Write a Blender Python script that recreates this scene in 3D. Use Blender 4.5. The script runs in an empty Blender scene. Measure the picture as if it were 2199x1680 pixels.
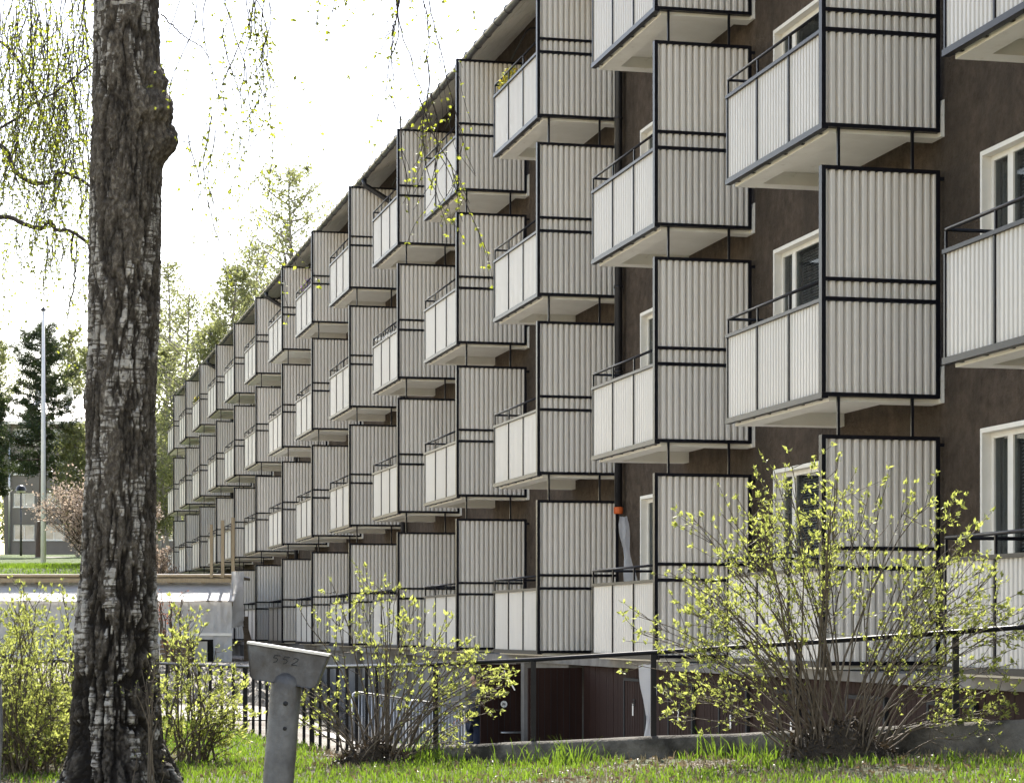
import bpy, math, random
import numpy as np
from mathutils import Vector, Matrix

# ------------------------------------------------------------------ camera, sky, sun, exposure
S = bpy.context.scene
COL = S.collection
EYE = 1.25                 # eye height above the lawn at the birch
FPX = 4886.0               # focal length for a picture 2198 wide
CX, HY = 1099.0, 1349.0    # principal point: level camera, horizon low in the picture
TH = math.atan(1151.0 / FPX)      # the facade recedes 13.3 degrees off the view axis

cam_d = bpy.data.cameras.new('camera')
cam = bpy.data.objects.new('camera', cam_d); COL.objects.link(cam)
cam.location = (0, 0, EYE); cam.rotation_euler = (math.radians(90), 0, 0)
cam_d.sensor_width = 36.0; cam_d.sensor_fit = 'HORIZONTAL'
cam_d.lens = FPX / 2198.0 * 36.0
cam_d.shift_y = (HY - 840.0) / 2198.0
cam_d.clip_start = 0.5; cam_d.clip_end = 3000
S.camera = cam

SUN_EL, SUN_AZ = math.radians(47), math.radians(-2.5)     # azimuth from +Y towards +X
world = bpy.data.worlds.new('World'); S.world = world; world.use_nodes = True
wn = world.node_tree; wn.nodes.clear()
sky = wn.nodes.new('ShaderNodeTexSky'); sky.sky_type = 'NISHITA'; sky.sun_disc = False
sky.sun_elevation = SUN_EL; sky.sun_rotation = SUN_AZ
sky.air_density = 1.0; sky.dust_density = 0.5; sky.ozone_density = 1.0; sky.altitude = 30
bg = wn.nodes.new('ShaderNodeBackground'); bg.inputs['Strength'].default_value = 0.145
wo = wn.nodes.new('ShaderNodeOutputWorld')
tint = wn.nodes.new('ShaderNodeMix'); tint.data_type = 'RGBA'; tint.blend_type = 'MULTIPLY'; tint.inputs[0].default_value = 1.0
tint.inputs[7].default_value = (1.26, 1.0, 0.81, 1)      # the photograph's white balance for the shade, over the whole sky
wn.links.new(sky.outputs[0], tint.inputs[6]); wn.links.new(tint.outputs[2], bg.inputs[0]); wn.links.new(bg.outputs[0], wo.inputs[0])

sun_d = bpy.data.lights.new('sun', 'SUN'); sun_d.energy = 4.5; sun_d.angle = math.radians(0.53)
sun_d.color = (1.0, 0.95, 0.86)
sun = bpy.data.objects.new('sun', sun_d); COL.objects.link(sun)
sdir = Vector((math.sin(SUN_AZ) * math.cos(SUN_EL), math.cos(SUN_AZ) * math.cos(SUN_EL), math.sin(SUN_EL)))
sun.rotation_euler = sdir.to_track_quat('Z', 'Y').to_euler()

S.view_settings.view_transform = 'Standard'; S.view_settings.look = 'None'
S.view_settings.gamma = 1.0; S.view_settings.use_curve_mapping = False
S.view_settings.exposure = 1.68
S.render.engine = 'CYCLES'
S.cycles.use_denoising = True
S.cycles.max_bounces = 6; S.cycles.diffuse_bounces = 4; S.cycles.glossy_bounces = 2; S.cycles.transparent_max_bounces = 6
S.cycles.use_adaptive_sampling = True; S.cycles.adaptive_threshold = 0.03; S.cycles.caustics_reflective = False; S.cycles.caustics_refractive = False
S.cycles.sample_clamp_indirect = 6.0

# ------------------------------------------------------------------ helpers
rng = random.Random(11)
NR = np.random.RandomState(5)
MATS = {}

def px(x, y, d):
    """a point seen at picture position (x, y) of a 2198 x 1680 print, d metres in front of the camera"""
    return Vector(((x - CX) / FPX * d, d, EYE + (HY - y) / FPX * d))

def smooth(a, b, x):
    t = np.clip((x - a) / (b - a), 0, 1)
    return t * t * (3 - 2 * t)

_tab = np.random.RandomState(77).rand(64, 64, 64)
def vnoise(x, y, z):
    x, y, z = np.broadcast_arrays(np.asarray(x, float), np.asarray(y, float), np.asarray(z, float))
    xi, yi, zi = np.floor(x).astype(int), np.floor(y).astype(int), np.floor(z).astype(int)
    fx, fy, fz = x - xi, y - yi, z - zi
    fx, fy, fz = [f * f * (3 - 2 * f) for f in (fx, fy, fz)]
    r = 0
    for a in (0, 1):
        for b in (0, 1):
            for c in (0, 1):
                w = (fx if a else 1 - fx) * (fy if b else 1 - fy) * (fz if c else 1 - fz)
                r = r + w * _tab[(xi + a) % 64, (yi + b) % 64, (zi + c) % 64]
    return r
def fbm(x, y, z, o=4):
    r, a, s = 0, 0.5, 0
    for i in range(o):
        r = r + a * vnoise(x * 2 ** i + 7.3 * i, y * 2 ** i + 3.1 * i, z * 2 ** i + 1.7 * i); s += a; a *= 0.5
    return r / s

class MB:
    """collects shapes into one mesh"""
    def __init__(self): self.v = []; self.f = []
    def quad(self, a, b, c, d):
        n = len(self.v); self.v += [tuple(a), tuple(b), tuple(c), tuple(d)]; self.f.append((n, n + 1, n + 2, n + 3)); return self
    def box(self, x0, x1, y0, y1, z0, z1):
        n = len(self.v)
        self.v += [(x, y, z) for z in (z0, z1) for y in (y0, y1) for x in (x0, x1)]
        for q in ((0, 2, 3, 1), (4, 5, 7, 6), (0, 1, 5, 4), (2, 6, 7, 3), (0, 4, 6, 2), (1, 3, 7, 5)):
            self.f.append(tuple(n + i for i in q))
        return self
    def bar(self, a, b, w, h, up=(0, 0, 1)):
        a, b = Vector(a), Vector(b); d = (b - a).normalized(); u = Vector(up)
        if abs(d.dot(u)) > 0.99: u = Vector((0, 1, 0))
        s = d.cross(u).normalized(); u = s.cross(d).normalized()
        n = len(self.v)
        for p in (a, b):
            for i, j in ((-1, -1), (1, -1), (1, 1), (-1, 1)):
                self.v.append(tuple(p + s * (i * w / 2) + u * (j * h / 2)))
        for q in ((3, 2, 1, 0), (4, 5, 6, 7), (0, 1, 5, 4), (1, 2, 6, 5), (2, 3, 7, 6), (3, 0, 4, 7)):
            self.f.append(tuple(n + i for i in q))
        return self
    def tube(self, pts, rad, k=8, cap=True):
        pts = [Vector(p) for p in pts]
        if not hasattr(rad, '__len__'): rad = [rad] * len(pts)
        prev = None; base = len(self.v)
        for i, p in enumerate(pts):
            d = (pts[min(i + 1, len(pts) - 1)] - pts[max(i - 1, 0)])
            d = d.normalized() if d.length > 1e-9 else Vector((0, 0, 1))
            if prev is None:
                s = d.cross(Vector((0.13, 0.31, 0.94))); s = s if s.length > 1e-3 else d.cross(Vector((1, 0, 0)))
            else:
                s = prev - d * prev.dot(d)
            s.normalize(); prev = s; t = d.cross(s)
            for j in range(k):
                a = 2 * math.pi * j / k
                self.v.append(tuple(p + (s * math.cos(a) + t * math.sin(a)) * rad[i]))
        for i in range(len(pts) - 1):
            for j in range(k):
                o = base + i * k
                self.f.append((o + j, o + (j + 1) % k, o + k + (j + 1) % k, o + k + j))
        if cap and k > 3:
            self.f.append(tuple(base + k - 1 - j for j in range(k)))
            o = base + (len(pts) - 1) * k
            self.f.append(tuple(o + j for j in range(k)))
        return self
    def lathe(self, prof, c=(0, 0, 0), k=20):
        base = len(self.v)
        for r, z in prof:
            for j in range(k):
                a = 2 * math.pi * j / k
                self.v.append((c[0] + r * math.cos(a), c[1] + r * math.sin(a), c[2] + z))
        for i in range(len(prof) - 1):
            for j in range(k):
                o = base + i * k
                self.f.append((o + j, o + (j + 1) % k, o + k + (j + 1) % k, o + k + j))
        return self
    def mesh(self, name, smooth_=False):
        m = bpy.data.meshes.new(name); m.from_pydata(self.v, [], self.f); m.validate()
        if smooth_: m.polygons.foreach_set('use_smooth', [True] * len(m.polygons))
        return m
    def build(self, name, mat, parent=None, smooth_=False, loc=None, rz=0):
        return obj(name, self.mesh(name, smooth_), mat, parent, loc, rz)

def obj(name, mesh, mat=None, parent=None, loc=None, rz=0):
    if mat is not None and len(mesh.materials) == 0: mesh.materials.append(mat)
    o = bpy.data.objects.new(name, mesh); COL.objects.link(o)
    if parent: o.parent = parent
    if loc is not None: o.location = loc
    if rz: o.rotation_euler.z = rz
    return o
def tag(o, label=None, cat=None, group=None, kind=None):
    for k, v in (('label', label), ('category', cat), ('group', group), ('kind', kind)):
        if v: o[k] = v
    return o
def thing(name, label, cat, loc=(0, 0, 0), rz=0, group=None):
    o = bpy.data.objects.new(name, None); COL.objects.link(o); o.empty_display_size = 0.3
    o.location = loc; o.rotation_euler.z = rz
    return tag(o, label, cat, group)

def mesh_np(name, V, F, smooth_=False, mat=None, attrs=None):
    """fast mesh: V (n,3), F (m,3|4)"""
    m = bpy.data.meshes.new(name)
    V = np.asarray(V, np.float32); F = np.asarray(F, np.int32); k = F.shape[1]
    m.vertices.add(len(V)); m.vertices.foreach_set('co', V.ravel())
    m.loops.add(F.size); m.loops.foreach_set('vertex_index', F.ravel())
    m.polygons.add(len(F)); m.polygons.foreach_set('loop_start', np.arange(0, F.size, k, dtype=np.int32))
    m.polygons.foreach_set('loop_total', np.full(len(F), k, np.int32))
    m.polygons.foreach_set('use_smooth', np.full(len(F), smooth_))
    for an, av in (attrs or {}).items():
        at = m.attributes.new(an, 'FLOAT', 'POINT'); at.data.foreach_set('value', np.asarray(av, np.float32))
    m.update(calc_edges=True)
    if mat: m.materials.append(mat)
    return m

# ------------------------------------------------------------------ materials
def nodes_mat(name):
    m = bpy.data.materials.new(name); m.use_nodes = True
    nt = m.node_tree; b = nt.nodes['Principled BSDF']
    return m, nt, b
def N(nt, t, **kw):
    n = nt.nodes.new(t)
    for k, v in kw.items():
        if k in n.inputs: n.inputs[k].default_value = v
        else: setattr(n, k, v)
    return n
def ramp(nt, fac, stops):
    r = nt.nodes.new('ShaderNodeValToRGB'); e = r.color_ramp.elements
    while len(e) < len(stops): e.new(0.5)
    for i, (p, c) in enumerate(stops):
        e[i].position = p; e[i].color = (*c, 1) if len(c) == 3 else c
    nt.links.new(fac, r.inputs[0]); return r
def coords(nt, scale=(1, 1, 1), kind='Object'):
    tc = nt.nodes.new('ShaderNodeTexCoord'); mp = nt.nodes.new('ShaderNodeMapping'); mp.inputs['Scale'].default_value = scale
    nt.links.new(tc.outputs[kind], mp.inputs[0]); return mp.outputs[0]
def surf(name, c1, c2, scale=4.0, rough=0.7, metal=0.0, bump=0.0, bscale=40.0, stretch=(1, 1, 1), detail=5, spec=0.4, bdist=0.01, stain=None):
    """noise-mottled surface with fine relief"""
    m, nt, b = nodes_mat(name)
    co = coords(nt, stretch)
    n = N(nt, 'ShaderNodeTexNoise', Scale=scale, Detail=detail, Roughness=0.6); nt.links.new(co, n.inputs['Vector'])
    r = ramp(nt, n.outputs[0], [(0.3, c1), (0.7, c2)])
    col = r.outputs[0]
    if stain:
        sc, sst, scol, lo, hi = stain
        co2 = coords(nt, sst)
        n3 = N(nt, 'ShaderNodeTexNoise', Scale=sc, Detail=6, Roughness=0.65); nt.links.new(co2, n3.inputs['Vector'])
        r3 = ramp(nt, n3.outputs[0], [(lo, (0, 0, 0)), (hi, (1, 1, 1))])
        mx = N(nt, 'ShaderNodeMix', data_type='RGBA'); nt.links.new(r3.outputs[0], mx.inputs[0])
        nt.links.new(col, mx.inputs[6]); mx.inputs[7].default_value = (*scol, 1); col = mx.outputs[2]
    nt.links.new(col, b.inputs['Base Color'])
    b.inputs['Roughness'].default_value = rough; b.inputs['Metallic'].default_value = metal
    b.inputs['Specular IOR Level'].default_value = spec
    if bump:
        n2 = N(nt, 'ShaderNodeTexNoise', Scale=bscale, Detail=4, Roughness=0.6); nt.links.new(co, n2.inputs['Vector'])
        bp = N(nt, 'ShaderNodeBump', Strength=bump, Distance=bdist); nt.links.new(n2.outputs[0], bp.inputs['Height'])
        nt.links.new(bp.outputs[0], b.inputs['Normal'])
    MATS[name] = m; return m
def leaf_mat(name, c1, c2, trans, mixf=0.5, rough=0.45, vscale=9.0):
    m, nt, b = nodes_mat(name)
    gi = nt.nodes.new('ShaderNodeNewGeometry')
    r = ramp(nt, gi.outputs['Random Per Island'], [(0.0, c1), (1.0, c2)])
    nt.links.new(r.outputs[0], b.inputs['Base Color']); b.inputs['Roughness'].default_value = rough
    b.inputs['Specular IOR Level'].default_value = 0.35
    t = nt.nodes.new('ShaderNodeBsdfTranslucent')
    r2 = ramp(nt, gi.outputs['Random Per Island'], [(0.0, tuple(0.75 * x for x in trans)), (1.0, tuple(min(1, 1.15 * x) for x in trans))])
    nt.links.new(r2.outputs[0], t.inputs[0])
    mx = N(nt, 'ShaderNodeMixShader', Fac=mixf)
    nt.links.new(b.outputs[0], mx.inputs[1]); nt.links.new(t.outputs[0], mx.inputs[2])
    nt.links.new(mx.outputs[0], nt.nodes['Material Output'].inputs[0])
    MATS[name] = m; return m

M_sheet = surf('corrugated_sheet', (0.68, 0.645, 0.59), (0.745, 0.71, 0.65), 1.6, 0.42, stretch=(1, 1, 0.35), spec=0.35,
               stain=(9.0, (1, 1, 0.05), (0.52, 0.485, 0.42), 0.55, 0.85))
def vary(mt, lo, hi):
    nt = mt.node_tree; b = nt.nodes['Principled BSDF']; src = b.inputs['Base Color'].links[0].from_socket
    oi = nt.nodes.new('ShaderNodeObjectInfo'); mr = N(nt, 'ShaderNodeMapRange'); mr.inputs[3].default_value = lo; mr.inputs[4].default_value = hi
    nt.links.new(oi.outputs['Random'], mr.inputs[0]); mx = N(nt, 'ShaderNodeMix', data_type='RGBA', blend_type='MULTIPLY'); mx.inputs[0].default_value = 1
    nt.links.new(src, mx.inputs[6]); nt.links.new(mr.outputs[0], mx.inputs[7]); nt.links.new(mx.outputs[2], b.inputs['Base Color'])
M_fsheet_dim = surf('front_sheet_dimmed', (0.51, 0.487, 0.448), (0.575, 0.55, 0.508), 1.6, 0.42, stretch=(1, 1, 0.35), spec=0.3,
                stain=(9.0, (1, 1, 0.05), (0.39, 0.365, 0.32), 0.55, 0.85))  # the screens' sheet, darkened to stand in for weaker light on the fronts
vary(M_sheet, 0.93, 1.03); vary(M_fsheet_dim, 0.93, 1.03)
M_frame = surf('black_steel', (0.006, 0.006, 0.009), (0.011, 0.011, 0.015), 9, 0.35, spec=0.16)
M_conc_w = surf('painted_concrete', (0.78, 0.76, 0.69), (0.86, 0.845, 0.78), 3, 0.85, bump=0.25, bscale=60, stain=(5, (1, 1, 1), (0.56, 0.52, 0.42), 0.62, 0.8))
M_stucco = surf('brown_stucco', (0.062, 0.048, 0.037), (0.118, 0.093, 0.072), 7, 0.95, bump=1.0, bscale=24, bdist=0.05, spec=0.1,
                stain=(0.9, (1, 1, 0.3), (0.055, 0.046, 0.037), 0.46, 0.75))
M_white = surf('white_paint', (0.72, 0.70, 0.64), (0.80, 0.78, 0.73), 5, 0.5)
M_soffit = surf('soffit_board', (0.66, 0.63, 0.54), (0.78, 0.75, 0.66), 3, 0.8, stretch=(1, 6, 1))
M_gutter = surf('dark_gutter', (0.035, 0.035, 0.04), (0.06, 0.06, 0.065), 6, 0.35, metal=0.3)
M_roof = surf('roof_metal_dark', (0.10, 0.09, 0.085), (0.15, 0.13, 0.12), 3, 0.6)
M_brown = surf('brown_boards', (0.016, 0.0075, 0.0055), (0.030, 0.015, 0.011), 5, 0.8, spec=0.12, stretch=(1, 1, 0.1), bump=0.2, bscale=30)
M_conc = surf('raw_concrete', (0.13, 0.123, 0.112), (0.22, 0.21, 0.193), 2.5, 0.9, bump=0.5, bscale=50, stain=(2.2, (1, 1, 0.5), (0.10, 0.09, 0.075), 0.5, 0.75))
M_conc_dark = surf('mossy_concrete', (0.09, 0.08, 0.066), (0.17, 0.155, 0.135), 3.5, 0.95, bump=0.8, bscale=35, bdist=0.02, stain=(3.0, (1, 1, 1), (0.025, 0.022, 0.017), 0.42, 0.62))
M_steel = surf('galvanised_steel', (0.075, 0.075, 0.08), (0.16, 0.16, 0.165), 9, 0.5, metal=0.35, bump=0.35, bscale=45, stain=(4, (1, 1, 0.6), (0.05, 0.042, 0.035), 0.44, 0.66))
M_zinc = surf('zinc_tube', (0.45, 0.45, 0.46), (0.6, 0.6, 0.6), 20, 0.4, metal=0.8)
M_wood = surf('raw_timber', (0.25, 0.19, 0.115), (0.36, 0.285, 0.18), 6, 0.75, stretch=(6, 6, 0.6), bump=0.2)
M_wood_old = surf('weathered_timber', (0.10, 0.075, 0.05), (0.19, 0.145, 0.10), 6, 0.85, stretch=(0.6, 6, 6), bump=0.3)
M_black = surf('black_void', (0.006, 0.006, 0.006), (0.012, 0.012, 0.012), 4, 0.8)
M_twig = surf('twig_bark', (0.045, 0.034, 0.024), (0.10, 0.078, 0.055), 30, 0.8)
M_stem = surf('shrub_bark', (0.065, 0.05, 0.035), (0.14, 0.11, 0.078), 25, 0.75)
M_birchtwig = surf('birch_twig_bark', (0.022, 0.016, 0.014), (0.05, 0.036, 0.03), 20, 0.7)
M_leaf = leaf_mat('shrub_leaf', (0.10, 0.13, 0.03), (0.27, 0.30, 0.09), (0.44, 0.48, 0.115), 0.55)
M_birchleaf = leaf_mat('birch_leaf', (0.08, 0.10, 0.012), (0.16, 0.18, 0.022), (0.40, 0.45, 0.05), 0.55)
M_fartree = leaf_mat('far_birch_leaf', (0.11, 0.12, 0.05), (0.20, 0.21, 0.10), (0.34, 0.37, 0.14), 0.5)
M_pine = leaf_mat('pine_needle', (0.022, 0.038, 0.014), (0.045, 0.066, 0.024), (0.06, 0.085, 0.02), 0.25, rough=0.5)
M_blossom = leaf_mat('blossom', (0.36, 0.27, 0.21), (0.52, 0.43, 0.36), (0.45, 0.36, 0.28), 0.4)
M_redbud = leaf_mat('red_bud', (0.22, 0.06, 0.025), (0.32, 0.11, 0.05), (0.45, 0.14, 0.06), 0.4)
M_grass = leaf_mat('grass_blade', (0.04, 0.075, 0.01), (0.11, 0.16, 0.025), (0.19, 0.30, 0.025), 0.5)
M_drygrass = leaf_mat('dry_grass_blade', (0.13, 0.105, 0.06), (0.24, 0.20, 0.13), (0.18, 0.15, 0.08), 0.3)
M_litter = leaf_mat('dead_leaf', (0.07, 0.045, 0.025), (0.24, 0.19, 0.135), (0.25, 0.17, 0.09), 0.25)
M_mould = surf('leaf_mould', (0.02, 0.015, 0.011), (0.06, 0.045, 0.03), 14, 0.95, bump=1.0, bscale=40, bdist=0.03)
M_mouldleaf = leaf_mat('mould_leaf', (0.02, 0.014, 0.01), (0.10, 0.075, 0.05), (0.05, 0.035, 0.02), 0.2)
M_yellow = leaf_mat('yellow_flower', (0.75, 0.55, 0.03), (0.85, 0.72, 0.10), (0.8, 0.65, 0.05), 0.4)
M_purple = leaf_mat('violet_flower', (0.30, 0.18, 0.45), (0.45, 0.3, 0.55), (0.4, 0.25, 0.5), 0.4)
M_soil = surf('lawn_soil', (0.05, 0.04, 0.026), (0.11, 0.092, 0.056), 5, 0.95, bump=0.8, bscale=30, bdist=0.03, stain=(1.6, (1, 1, 1), (0.045, 0.065, 0.016), 0.45, 0.62))
M_gravel = surf('gravel', (0.14, 0.13, 0.112), (0.32, 0.30, 0.265), 9, 0.95, bump=1.0, bscale=14, bdist=0.06, stain=(0.5, (1, 1, 1), (0.15, 0.13, 0.11), 0.45, 0.65))
M_path = surf('pale_path', (0.22, 0.205, 0.185), (0.30, 0.285, 0.26), 6, 0.95, bump=0.4, bscale=60)
M_drive_bounce = surf('driveway_bounce_concrete', (0.36, 0.345, 0.32), (0.48, 0.465, 0.435), 1.5, 0.95, bump=0.3, bscale=30, stain=(0.8, (1, 1, 1), (0.26, 0.245, 0.22), 0.5, 0.72))  # pale tone picked to throw light up onto the balcony undersides
M_hill = surf('hill_grass', (0.035, 0.06, 0.01), (0.075, 0.105, 0.02), 1.2, 0.95, bump=1.0, bscale=6, bdist=0.15)
M_drain = surf('drainpipe_black', (0.012, 0.012, 0.014), (0.022, 0.022, 0.025), 6, 0.4)
M_orange = surf('orange_band', (0.55, 0.10, 0.02), (0.65, 0.14, 0.03), 9, 0.6)
M_grey_wall = surf('grey_render', (0.15, 0.135, 0.12), (0.20, 0.18, 0.16), 0.6, 0.9, bump=0.3, bscale=8)
M_farroof = surf('pale_metal_roof', (0.62, 0.62, 0.62), (0.75, 0.75, 0.75), 2, 0.38, metal=0.6)
M_pinebark = surf('pine_bark', (0.05, 0.035, 0.028), (0.10, 0.068, 0.05), 4, 0.9, stretch=(3, 3, 0.6), bump=0.8, bscale=10, bdist=0.05)
M_farbark_flare = surf('far_birch_bark_flare', (0.14, 0.125, 0.11), (0.30, 0.28, 0.25), 3, 0.8, stretch=(1, 1, 3))  # bark lightened: flare on branches against the sky is put into the colour
M_jacket = surf('dark_jacket', (0.008, 0.009, 0.014), (0.016, 0.017, 0.024), 12, 0.9, bump=0.3, bscale=20)
M_jeans = surf('blue_jeans', (0.010, 0.014, 0.03), (0.02, 0.027, 0.05), 14, 0.9, bump=0.2, bscale=60)
M_skin = surf('skin', (0.40, 0.22, 0.15), (0.48, 0.28, 0.20), 8, 0.5)
M_hair = surf('dark_hair', (0.02, 0.014, 0.01), (0.04, 0.028, 0.02), 20, 0.6)
M_whitepole = surf('white_pole_paint', (0.70, 0.69, 0.68), (0.80, 0.79, 0.78), 2, 0.45)
M_ink = surf('black_marker', (0.012, 0.012, 0.014), (0.02, 0.02, 0.022), 30, 0.7)

M_curtain = leaf_mat('curtain_cloth', (0.55, 0.53, 0.48), (0.6, 0.58, 0.53), (0.4, 0.39, 0.35), 0.3)
def glass_mat():
    m, nt, b = nodes_mat('window_glass')
    b.inputs['Base Color'].default_value = (0.04, 0.045, 0.048, 1); b.inputs['Roughness'].default_value = 0.03
    b.inputs['Specular IOR Level'].default_value = 0.9
    tr = nt.nodes.new('ShaderNodeBsdfTransparent'); tr.inputs[0].default_value = (0.75, 0.78, 0.78, 1)
    mx = N(nt, 'ShaderNodeMixShader', Fac=0.72)
    nt.links.new(b.outputs[0], mx.inputs[1]); nt.links.new(tr.outputs[0], mx.inputs[2])
    nt.links.new(mx.outputs[0], nt.nodes['Material Output'].inputs[0]); return m
M_glass = glass_mat()
def farglass_mat():
    m, nt, b = nodes_mat('far_window_glass')
    co = coords(nt); n = N(nt, 'ShaderNodeTexNoise', Scale=0.8, Detail=3); nt.links.new(co, n.inputs['Vector'])
    r = ramp(nt, n.outputs[0], [(0.35, (0.10, 0.11, 0.12)), (0.65, (0.30, 0.32, 0.35))])
    nt.links.new(r.outputs[0], b.inputs['Base Color'])
    b.inputs['Roughness'].default_value = 0.06; b.inputs['Specular IOR Level'].default_value = 1.0
    return m
M_farglass = farglass_mat()
def plastic_mat():
    m, nt, b = nodes_mat('plastic_sheeting')
    co = coords(nt, (1, 1, 1)); n = N(nt, 'ShaderNodeTexNoise', Scale=1.8, Detail=6, Roughness=0.65, Distortion=1.5); nt.links.new(co, n.inputs['Vector'])
    bp = N(nt, 'ShaderNodeBump', Strength=0.7, Distance=0.12); nt.links.new(n.outputs[0], bp.inputs['Height'])
    b.inputs['Base Color'].default_value = (0.78, 0.78, 0.78, 1); b.inputs['Roughness'].default_value = 0.3
    nt.links.new(bp.outputs[0], b.inputs['Normal'])
    t = nt.nodes.new('ShaderNodeBsdfTranslucent'); t.inputs[0].default_value = (0.7, 0.7, 0.7, 1)
    tr = nt.nodes.new('ShaderNodeBsdfTransparent'); tr.inputs[0].default_value = (0.9, 0.9, 0.9, 1)
    mx = N(nt, 'ShaderNodeMixShader', Fac=0.35); nt.links.new(b.outputs[0], mx.inputs[1]); nt.links.new(t.outputs[0], mx.inputs[2])
    mx2 = N(nt, 'ShaderNodeMixShader', Fac=0.22); nt.links.new(mx.outputs[0], mx2.inputs[1]); nt.links.new(tr.outputs[0], mx2.inputs[2])
    nt.links.new(mx2.outputs[0], nt.nodes['Material Output'].inputs[0]); return m
M_plastic = plastic_mat()
def bark_mat():
    m, nt, b = nodes_mat('birch_bark')
    at = N(nt, 'ShaderNodeAttribute', attribute_name='white')
    co = coords(nt, (5, 5, 42)); n = N(nt, 'ShaderNodeTexNoise', Scale=1.0, Detail=4, Roughness=0.6); nt.links.new(co, n.inputs['Vector'])
    streak = ramp(nt, n.outputs[0], [(0.44, (0, 0, 0)), (0.50, (1, 1, 1))])
    mul = N(nt, 'ShaderNodeMath', operation='MULTIPLY'); nt.links.new(at.outputs['Fac'], mul.inputs[0]); nt.links.new(streak.outputs[0], mul.inputs[1])
    co2 = coords(nt, (15, 15, 10)); n2 = N(nt, 'ShaderNodeTexNoise', Scale=2.2, Detail=8, Roughness=0.7); nt.links.new(co2, n2.inputs['Vector'])
    dark = ramp(nt, n2.outputs[0], [(0.30, (0.045, 0.036, 0.029)), (0.50, (0.125, 0.105, 0.084)), (0.70, (0.30, 0.265, 0.22))])
    co3 = coords(nt, (8, 8, 8)); n3 = N(nt, 'ShaderNodeTexNoise', Scale=1.5, Detail=5); nt.links.new(co3, n3.inputs['Vector'])
    white = ramp(nt, n3.outputs[0], [(0.3, (0.30, 0.275, 0.245)), (0.66, (0.66, 0.62, 0.57))])
    cr = N(nt, 'ShaderNodeAttribute', attribute_name='crack')
    dk = N(nt, 'ShaderNodeMix', data_type='RGBA'); nt.links.new(cr.outputs['Fac'], dk.inputs[0]); nt.links.new(dark.outputs[0], dk.inputs[6]); dk.inputs[7].default_value = (0.018, 0.014, 0.011, 1)
    mx = N(nt, 'ShaderNodeMix', data_type='RGBA'); nt.links.new(mul.outputs[0], mx.inputs[0]); nt.links.new(dk.outputs[2], mx.inputs[6]); nt.links.new(white.outputs[0], mx.inputs[7])
    nt.links.new(mx.outputs[2], b.inputs['Base Color']); b.inputs['Roughness'].default_value = 0.8; b.inputs['Specular IOR Level'].default_value = 0.25
    bp = N(nt, 'ShaderNodeBump', Strength=1.0, Distance=0.035); nt.links.new(n2.outputs[0], bp.inputs['Height']); nt.links.new(bp.outputs[0], b.inputs['Normal'])
    return m
M_bark = bark_mat()

# ------------------------------------------------------------------ the lie of the land
P = 6.045                    # metres from one balcony column to the next along the facade
N0 = 3.939
X0 = 8.631                   # where the balcony front plane passes the camera
CT, ST = math.cos(TH), math.sin(TH)
def out_of(X, Y):            # distance in front of the balcony plane
    return -((X - X0) * CT + Y * ST)
FENCE = [(-40, 30.5), (-9.0, 28.5), (-4.7, 27.0), (-3.73, 25.5), (-2.78, 24.0), (-1.67, 21.0), (-0.73, 18.6), (0.185, 17.7), (1.2, 17.1), (2.26, 16.35), (3.5, 15.4), (5.2, 14.2), (14, 8.0), (60, -20)]
FX = np.array([p[0] for p in FENCE]); FY = np.array([p[1] for p in FENCE])
def fence_y(X): return np.interp(X, FX, FY)
def lawn_z(X, Y):
    X = np.asarray(X, float); Y = np.asarray(Y, float)
    h = 0.07 + 0.052 * np.clip(X + 2.9, 0, 8) + 0.05 * (fbm(X * 0.8, Y * 0.8, 3.3, 3) - 0.5)
    h = h + 0.02 * np.clip(Y - 17, 0, 9) * smooth(-1, -4, X)
    return h * smooth(2, 9, Y) + (-0.35) * (1 - smooth(2, 9, Y))
def rear_z(X, Y):
    X = np.asarray(X, float); Y = np.asarray(Y, float)
    o = out_of(X, Y)
    sunk = -1.35 * (1 - smooth(1.4, 5.2, o)) * (1 - 0.8 * smooth(46, 66, Y)) * smooth(-2.6, -0.2, X + 0.10 * (Y - 20))
    base = 0.10 + 0.25 * smooth(40, 62, Y)
    hill = np.interp(Y, [66, 80, 92, 135, 185, 260, 420], [0, 3.0, 3.4, 5.2, 6.9, 9.0, 14.0]) * smooth(0.6, 3.4, o + 0 * Y) * 1.0
    hill = np.where(Y > 104, np.interp(Y, [66, 80, 92, 135, 185, 260, 420], [0, 3.0, 3.4, 5.2, 6.9, 9.0, 14.0]), hill)
    near = smooth(0, 2.5, Y - fence_y(X))
    lz = lawn_z(X, fence_y(X))
    blend = np.where(X < -0.73, near, 1.0)
    rough = 0.10 * (fbm(X * 0.5, Y * 0.5, 9.1, 4) - 0.5) * smooth(34, 40, Y)
    z = base + sunk + hill + rough
    return lz * (1 - blend) + z * blend

def sheet(name, X, Yf, zf, mat, kind='structure', dz=0.0):
    """grid over columns X, each column running through the depths Yf(x)"""
    Ys = np.stack([Yf(x) for x in X]); Xs = np.repeat(np.asarray(X)[:, None], Ys.shape[1], 1)
    Z = zf(Xs, Ys) + dz
    nx, ny = Ys.shape; V = np.stack([Xs, Ys, Z], -1).reshape(-1, 3)
    i = np.arange(nx - 1)[:, None] * ny + np.arange(ny - 1)[None]; i = i.ravel()
    F = np.stack([i, i + ny, i + ny + 1, i + 1], 1)
    return tag(obj(name, mesh_np(name, V, F, True, mat)), kind=kind)

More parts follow.
